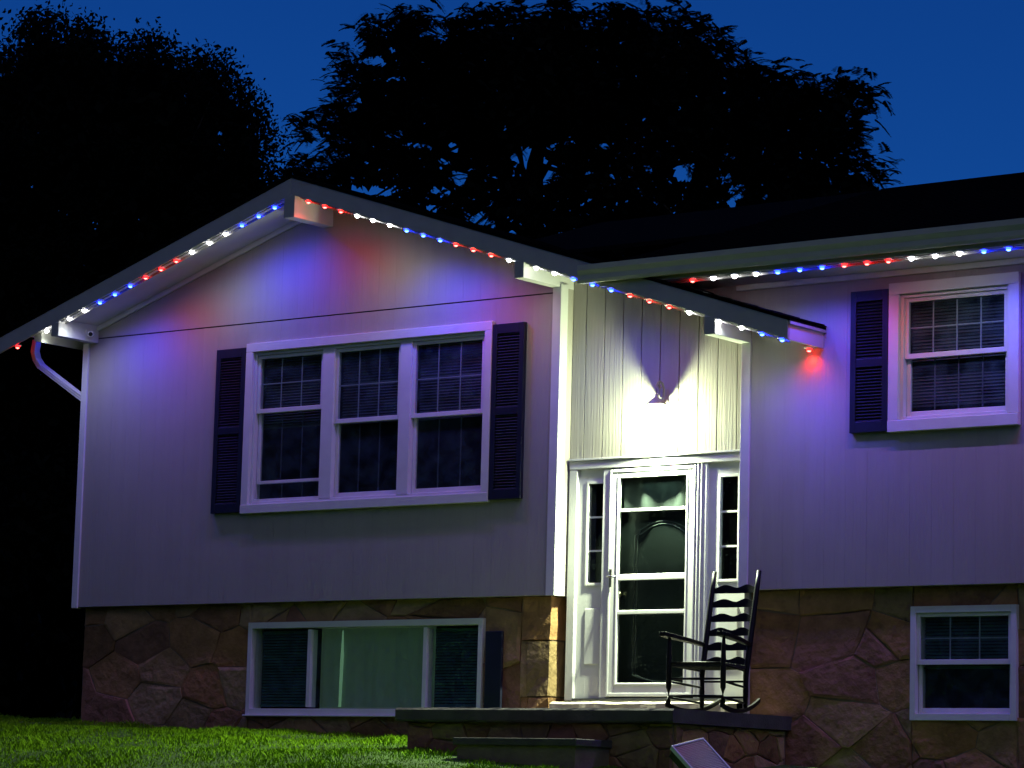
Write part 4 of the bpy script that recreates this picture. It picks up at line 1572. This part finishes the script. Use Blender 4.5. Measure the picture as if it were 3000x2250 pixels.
for z in (0.14, 0.27, 0.38):
    a, b = post_pt(-1, Z0 + z), post_pt(1, Z0 + z)
    MB().tube([a, b], 0.009, 8).build('rung', CB, chair, smooth=True)
# slats: straight foot, wavy top
for ypx in (1716, 1758, 1801, 1843, 1886, 1930):
    z = PZ(2150, ypx + 8, CY_R + 0.08)
    a, b = post_pt(-1, z), post_pt(1, z)
    k = MB()
    ns = 24
    for i in range(ns + 1):
        t = i / ns
        x = a.x + (b.x - a.x) * t
        y = a.y + (b.y - a.y) * t + 0.035 * math.sin(math.pi * t)
        h = 0.030 + 0.013 * (1 - math.cos(4 * math.pi * t)) + 0.006 * math.sin(math.pi * t)
        for yy in (y - 0.005, y + 0.005):
            k.v += [(x, yy, z - 0.035), (x, yy + 0.004, z - 0.035 + h + 0.012)]
    for i in range(ns):
        q = 4 * i
        for c in ((0, 1), (1, 3), (3, 2), (2, 0)):
            k.f.append((q + c[0], q + c[1], q + 4 + c[1], q + 4 + c[0]))
    k.f += [(0, 1, 3, 2), tuple(4 * ns + j for j in (2, 3, 1, 0))]
    k.build('slat', CB, chair)
# woven seat
k = MB()
na, nb = 22, 16
pa, pb2 = post_pt(-1, seat_z), post_pt(1, seat_z)
for j in range(nb + 1):
    t = j / nb
    for i in range(na + 1):
        s_ = i / na
        xl_ = xf_l * (1 - t) + pa.x * t
        xr2 = xf_r * (1 - t) + pb2.x * t
        y = CY_F * (1 - t) + pa.y * t
        k.v.append((xl_ + (xr2 - xl_) * s_, y, seat_z - 0.015 * math.sin(math.pi * s_) * math.sin(math.pi * t) + 0.004 * ((i + j) % 2)))
for j in range(nb):
    for i in range(na):
        q = j * (na + 1) + i
        k.f.append((q, q + 1, q + na + 2, q + na + 1))
so = k.build('seat', 'seat_weave', chair)
md = so.modifiers.new('thick', 'SOLIDIFY')
md.thickness = 0.032

# ================================================================= SOLAR PANEL in the bed
def solar():
    depth0 = (P(2000, 2180, -2.6) - CAM).dot(_fw)
    tl, tr = T(1966, 2186, depth0), T(2060, 2162, depth0 + 0.20)
    br = T(2163, 2275, depth0 - 0.06)
    ux = (tr - tl).normalized()
    dn = (br - tr)
    L = dn.length
    dn = (dn - ux * dn.dot(ux)).normalized()
    W = (tr - tl).length
    nrm = ux.cross(dn).normalized()
    if nrm.dot(_fw) > 0:
        nrm = -nrm
    s = thing('solar_panel', tuple(T(2060, 2330, depth0)), 'small tilted solar panel with a pale metal frame below the porch', 'solar panel')

    def quadbox(u0, u1, v0, v1, d0, d1, name, mat, bevel=0.0, kind=None):
        k = MB()
        for d in (d0, d1):
            for u, v in ((u0, v0), (u1, v0), (u1, v1), (u0, v1)):
                k.v.append(tuple(tl + ux * u + dn * v + nrm * d))
        k.f += [(0, 1, 2, 3), (4, 7, 6, 5), (0, 4, 5, 1), (1, 5, 6, 2), (2, 6, 7, 3), (3, 7, 4, 0)]
        return k.build(name, mat, s, bevel, kind=kind)
    fw_ = 0.016
    quadbox(0, W, 0, fw_, -0.03, 0.006, 'frame', 'white', 0.002)
    quadbox(0, W, L - fw_, L, -0.03, 0.006, 'frame', 'white', 0.002)
    quadbox(0, fw_, fw_, L - fw_, -0.03, 0.0055, 'frame', 'white', 0.002)
    quadbox(W - fw_, W, fw_, L - fw_, -0.03, 0.0055, 'frame', 'white', 0.002)
    pn = quadbox(fw_, W - fw_, fw_, L - fw_, -0.02, 0.0, 'cell_sheet', 'solar_cell')
    k = MB()
    nl = 26
    for i in range(1, nl):
        v = fw_ + (L - 2 * fw_) * i / nl
        n = len(k.v)
        for d in (0.0003, 0.0012):
            for u, vv in ((fw_, v - 0.0016), (W - fw_, v - 0.0016), (W - fw_, v + 0.0016), (fw_, v + 0.0016)):
                k.v.append(tuple(tl + ux * u + dn * vv + nrm * d))
        k.f += [(n, n + 1, n + 2, n + 3), (n + 4, n + 7, n + 6, n + 5), (n, n + 4, n + 5, n + 1), (n + 2, n + 6, n + 7, n + 3)]
    k.build('bus_line', 'muntin', s, kind='stuff')
    quadbox(0.01, W - 0.01, 0.01, L - 0.01, -0.10, -0.031, 'back_box', 'plastic_black', 0.004)
    c = tl + ux * W * .5 + dn * L * .6 - nrm * 0.08
    MB().tube([c, Vector((c.x, c.y, ground(c.x, c.y) - 0.1))], 0.015, 10).build('stake', 'plastic_black', s)


solar()

# ================================================================= TREES
def in_poly(x, y, poly):
    c = False
    j = len(poly) - 1
    for i in range(len(poly)):
        if (poly[i][1] > y) != (poly[j][1] > y) and x < (poly[j][0] - poly[i][0]) * (y - poly[i][1]) / (poly[j][1] - poly[i][1]) + poly[i][0]:
            c = not c
        j = i
    return c


RV, UV, FV = np.array(_r), np.array(_u), np.array(_fw)


def leaf_quads(cent, size, aspect=0.45, normal_bias=None):
    n = len(cent)
    a = rng.normal(size=(n, 3))
    if normal_bias is not None:
        a[:, 2] *= normal_bias
    a /= np.linalg.norm(a, axis=1)[:, None]
    b = rng.normal(size=(n, 3))
    b -= a * (a * b).sum(1)[:, None]
    b /= np.linalg.norm(b, axis=1)[:, None]
    s = (size * rng.uniform(0.6, 1.3, n))[:, None]
    v = np.zeros((n, 4, 3))
    v[:, 0] = cent - a * s
    v[:, 1] = cent + b * s * aspect
    v[:, 2] = cent + a * s
    v[:, 3] = cent - b * s * aspect
    return v.reshape(-1, 3)


def fronds(start, direc, length, nleaf, lsize, droop):
    """drooping fronds with leaflets on both sides; arrays of starts (n,3), directions (n,3)"""
    n = len(start)
    t = (np.arange(nleaf) + 0.5) / nleaf
    p = start[:, None, :] + direc[:, None, :] * (length[:, None] * t[None, :])[:, :, None]
    p[:, :, 2] -= droop * (length[:, None] * t[None, :]) ** 2
    side = np.cross(direc, np.array([0, 0, 1.0]))
    side /= np.linalg.norm(side, axis=1)[:, None] + 1e-6
    V = []
    for sg in (-1, 1):
        d = direc * 0.45 + side * sg + rng.normal(0, 0.15, (n, 3))
        d[:, 2] -= 0.25
        d /= np.linalg.norm(d, axis=1)[:, None]
        L = lsize * (1.15 - 0.6 * t)[None, :] * rng.uniform(0.7, 1.2, (n, nleaf))
        tip = p + d[:, None, :] * L[:, :, None]
        mid = (p + tip) / 2
        w = np.cross(d, np.array([0.3, 0.2, 1.0]))
        w /= np.linalg.norm(w, axis=1)[:, None]
        ww = w[:, None, :] * (L * 0.22)[:, :, None]
        V.append(np.stack([p, mid + ww, tip, mid - ww], 2).reshape(-1, 3))
    return np.concatenate(V)


def make_tree(name, label, outline, depth, spread, step, gaps, trunk_px, mat, style, group, leaf=0.09, seed=1):
    r = random.Random(seed)
    thin = (lambda py: 0.0 if py < 400 else min(0.20, (py - 400) / 400)) if style == 'frond' else (lambda py: 0.0)
    xs = [p[0] for p in outline]
    ys = [p[1] for p in outline]
    ppm = F_PX / depth
    cl = []
    y = min(ys)
    while y < max(ys):
        x = min(xs)
        while x < max(xs):
            px, py = x + r.uniform(-.5, .5) * step, y + r.uniform(-.5, .5) * step
            if r.random() < thin(py):
                x += step
                continue
            if in_poly(px, py, outline) and not any(((px - g[0]) / (g[2] + 15)) ** 2 + ((py - g[1]) / (g[3] + 12)) ** 2 < 1 for g in gaps):
                cl.append((px, py))
            x += step
        y += step
    # extra clumps along the outline so the edge is well defined
    for i in range(len(outline)):
        a, b = outline[i], outline[(i + 1) % len(outline)]
        L = math.hypot(b[0] - a[0], b[1] - a[1])
        nn = max(1, int(L / (step * 0.8)))
        for k2 in range(nn):
            t = (k2 + r.random()) / nn
            cl.append((a[0] + (b[0] - a[0]) * t, a[1] + (b[1] - a[1]) * t))
    cl = np.array(cl)
    n = len(cl)
    dep = depth + rng.uniform(-1, 1, n) * spread
    base_c = np.array(CAM)
    cen = base_c + (FV + RV * ((cl[:, :1] - 1500) / F_PX) - UV * ((cl[:, 1:] - 1125) / F_PX)) * dep[:, None]
    foot = T(trunk_px[0][0], trunk_px[0][1], depth)
    gz = ground(min(max(foot.x, -14), 9), min(max(foot.y, -26), 14))
    foot = Vector((foot.x, foot.y, gz))
    t = thing(name, tuple(foot), label, 'tree', group)
    V = []
    rad = step / ppm
    if style == 'frond':
        nf = 32
        st = np.repeat(cen, nf, 0) + rng.normal(0, rad * 0.35, (n * nf, 3))
        az = rng.uniform(0, 2 * math.pi, n * nf)
        el = rng.uniform(-0.7, 0.75, n * nf)
        d = np.stack([np.cos(az) * np.cos(el), np.sin(az) * np.cos(el), np.sin(el)], 1)
        V.append(fronds(st, d, rng.uniform(0.5, 1.15, n * nf) * rad * 0.9, 15, leaf * 1.0, 0.35 / rad))
    else:
        nf = 190
        st = np.repeat(cen, nf, 0) + rng.normal(0, rad * 0.5, (n * nf, 3))
        V.append(leaf_quads(st, np.full(n * nf, leaf), 0.5))
    # inner foliage that closes the middle of the crown
    inner = []
    cx, cy = sum(xs) / len(xs), sum(ys) / len(ys)
    ytop = min(ys)
    tries = 0
    want = int(n * 75)
    while len(inner) < want and tries < want * 4:
        tries += 1
        px, py = r.uniform(min(xs), max(xs)), r.uniform(min(ys), max(ys))
        if not in_poly(px, py, outline):
            continue
        if r.random() < thin(py) * 1.3 or any(((px - g[0]) / (g[2] + 2)) ** 2 + ((py - g[1]) / (g[3] + 2)) ** 2 < 1 for g in gaps):
            continue
        # keep clear of the rim
        if not all(in_poly(px + ox, py + oy, outline) for ox, oy in ((38, 0), (-38, 0), (0, -38), (27, -27), (-27, -27))):
            continue
        inner.append((px, py, depth + r.uniform(-.8, .8) * spread))
    inner = np.array(inner)
    ic = base_c + (FV + RV * ((inner[:, :1] - 1500) / F_PX) - UV * ((inner[:, 1:2] - 1125) / F_PX)) * inner[:, 2:]
    V.append(leaf_quads(ic, np.full(len(ic), leaf * (1.0 if style == 'frond' else 2.2)), 0.6))
    V = np.concatenate(V)
    fast_mesh('crown', V, np.arange(len(V)).reshape(-1, 4), mat, t, kind='stuff')
    # trunk and limbs
    k = MB()
    tp = [T(x, y, depth) for x, y, w in trunk_px]
    tp[0] = foot - Vector((0, 0, 0.2))
    k.tube(tp, [w / ppm for x, y, w in trunk_px], 12)
    k.build('trunk', 'bark', t, smooth=True)
    lim = MB()
    for i in range(46):
        a = tp[min(len(tp) - 1, r.randrange(1, len(tp)))]
        c = Vector(cen[r.randrange(n)])
        mid = a.lerp(c, 0.5) + Vector((r.uniform(-.3, .3), r.uniform(-.3, .3), r.uniform(-.1, .4)))
        if (c - a).length < 3.0 * 100 / 60:
            lim.tube([a, mid, c], [r.uniform(5, 12) / ppm, 5 / ppm, 2 / ppm], 6)
    if lim.v:
        lim.build('limb', 'bark', t, smooth=True, kind='stuff')
    return t


big = [(890, 350), (965, 335), (1025, 295), (1010, 215), (1000, 170), (1040, 120), (1120, 70), (1170, 40), (1235, 62), (1260, 90), (1345, 90), (1390, 50), (1500, 45), (1590, 22), (1690, 30), (1745, 70),
       (1800, 40), (1860, 38), (1930, 60), (1985, 40), (2060, 80), (2105, 120), (2160, 180), (2290, 215), (2400, 255), (2480, 245), (2520, 235), (2540, 290), (2505, 340), (2530, 400), (2510, 440), (2460, 460), (2510, 480),
       (2580, 500), (2605, 560), (2610, 640), (2300, 760), (1700, 780), (1300, 720), (1000, 620), (880, 560), (855, 500), (905, 470), (985, 460), (1000, 410), (960, 385), (900, 385)]
gaps = [(1545, 460, 52, 26), (1580, 505, 60, 40), (1598, 545, 26, 22), (1400, 645, 42, 26), (1160, 395, 30, 18), (1235, 425, 45, 12), (1335, 430, 22, 16), (1010, 340, 12, 10), (1095, 180, 34, 16), (1150, 148, 14, 10), (1165, 230, 40, 8),
        (1100, 560, 60, 14), (1300, 560, 40, 14), (1340, 520, 30, 22), (1440, 525, 25, 12), (1270, 610, 26, 9), (2005, 505, 36, 30), (2130, 522, 22, 16), (2160, 560, 24, 22), (2145, 595, 12, 20), (1620, 430, 26, 16), (1660, 410, 20, 14), (1780, 425, 26, 14), (1900, 495, 14, 8),
        (2240, 580, 14, 8), (2185, 122, 18, 8), (2180, 165, 10, 10), (2470, 455, 24, 12), (2100, 130, 16, 8), (1500, 690, 14, 14), (1570, 640, 12, 14), (1300, 480, 22, 10), (1035, 560, 24, 10), (955, 560, 16, 10)]
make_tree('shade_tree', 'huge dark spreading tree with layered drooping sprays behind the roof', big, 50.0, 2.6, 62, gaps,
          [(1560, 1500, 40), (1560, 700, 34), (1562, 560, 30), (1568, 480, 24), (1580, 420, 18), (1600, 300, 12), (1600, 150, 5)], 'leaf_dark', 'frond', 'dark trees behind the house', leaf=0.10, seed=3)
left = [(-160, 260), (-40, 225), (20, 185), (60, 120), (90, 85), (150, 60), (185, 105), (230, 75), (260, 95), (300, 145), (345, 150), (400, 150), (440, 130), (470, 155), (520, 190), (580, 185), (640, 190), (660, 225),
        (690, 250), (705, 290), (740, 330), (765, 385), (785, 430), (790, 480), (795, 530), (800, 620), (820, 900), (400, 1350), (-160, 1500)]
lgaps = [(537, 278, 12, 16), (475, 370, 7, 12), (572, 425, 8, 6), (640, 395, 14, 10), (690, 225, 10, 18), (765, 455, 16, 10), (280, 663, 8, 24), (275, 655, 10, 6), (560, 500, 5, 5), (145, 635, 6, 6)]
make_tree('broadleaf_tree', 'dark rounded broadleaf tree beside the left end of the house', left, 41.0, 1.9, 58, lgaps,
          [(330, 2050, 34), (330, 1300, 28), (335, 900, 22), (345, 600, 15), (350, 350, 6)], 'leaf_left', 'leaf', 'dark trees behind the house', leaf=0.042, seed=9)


def shrub(px, py, rx, ry, depth, label, seed):
    r = np.random.default_rng(seed)
    c = T(px, py, depth)
    gz = ground(min(max(c.x, -14), 9), min(max(c.y, -26), 14))
    t = thing('shrub', (c.x, c.y, gz), label, 'shrub', 'dark shrubs beside the house')
    n = 5200
    u = r.normal(size=(n, 3))
    u /= np.linalg.norm(u, axis=1)[:, None]
    u *= (r.random(n) ** 0.4)[:, None] * (1 + 0.18 * np.sin(u[:, :1] * 7 + seed) * np.sin(u[:, 2:] * 9))
    ppm = F_PX / depth
    p = np.array(c) + u * np.array([rx / ppm, rx / ppm, ry / ppm])
    p = p[p[:, 2] > gz]
    V = leaf_quads(p, np.full(len(p), 0.11), 0.55)
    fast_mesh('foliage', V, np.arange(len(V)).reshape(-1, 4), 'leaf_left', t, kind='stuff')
    k = MB()
    for i in range(6):
        a = i * 1.05
        k.tube([(c.x + 0.06 * math.cos(a), c.y + 0.06 * math.sin(a), gz - 0.05), (c.x + 0.5 * math.cos(a), c.y + .5 * math.sin(a), c.z + 0.4)], [0.03, 0.012], 6)
    k.build('stem', 'bark', t)


shrub(60, 1750, 240, 400, 38.0, 'tall dark shrub filling the shade left of the house wall', 1)
shrub(-130, 1850, 230, 330, 36.0, 'dark shrub at the edge of the lawn beyond the tall one', 2)
shrub(210, 1600, 220, 420, 41.0, 'dark shrub tucked behind the left corner of the house', 3)
shrub(10, 1480, 260, 330, 41.5, 'dark bush under the rounded tree crown', 4)


# the trees across the street, behind the viewer: they shade the front and are what the window glass mirrors
def street_tree(x, y, h, w, label, seed):
    r = np.random.default_rng(seed)
    gz = ground(min(max(x, -14), 9), -26)
    t = thing('street_tree', (x, y, gz), label, 'tree', 'trees across the street')
    n = 5200
    u = r.normal(size=(n, 3))
    u /= np.linalg.norm(u, axis=1)[:, None]
    u *= (r.random(n) ** 0.35)[:, None]
    p = np.array([x, y, gz + h * 0.56]) + u * np.array([w, w, h * 0.46])
    V = leaf_quads(p, np.full(n, 0.55), 0.6)
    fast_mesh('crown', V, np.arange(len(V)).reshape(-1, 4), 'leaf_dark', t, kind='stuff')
    MB().tube([(x, y, gz - 0.2), (x + 0.1, y, gz + h * 0.3), (x, y, gz + h * 0.7)], [0.35, 0.27, 0.1], 10).build('trunk', 'bark', t, smooth=True)


for i, (x, y, h, w) in enumerate([(-44, -20, 15, 6), (-38, -28, 14, 6), (-31, -34, 16, 6.5), (-22, -38, 15, 6.5), (-13, -41, 16, 6.5), (-3, -43, 15, 6), (7, -44, 16, 6.5), (17, -43, 14, 6), (27, -40, 16, 6.5), (36, -34, 15, 6), (43, -26, 15, 6)]):
    street_tree(x, y, h, w, 'dark leafy tree in the row across the street', 50 + i)

shrub(330, 1950, 200, 260, 44.0, 'low dark bush beyond the far side wall of the house', 5)
shrub(-60, 2050, 260, 200, 43.0, 'low dark bush filling the gap at the far lawn edge', 6)
shrub(120, 2060, 240, 180, 46.0, 'low wide bush at the back of the side yard', 7)
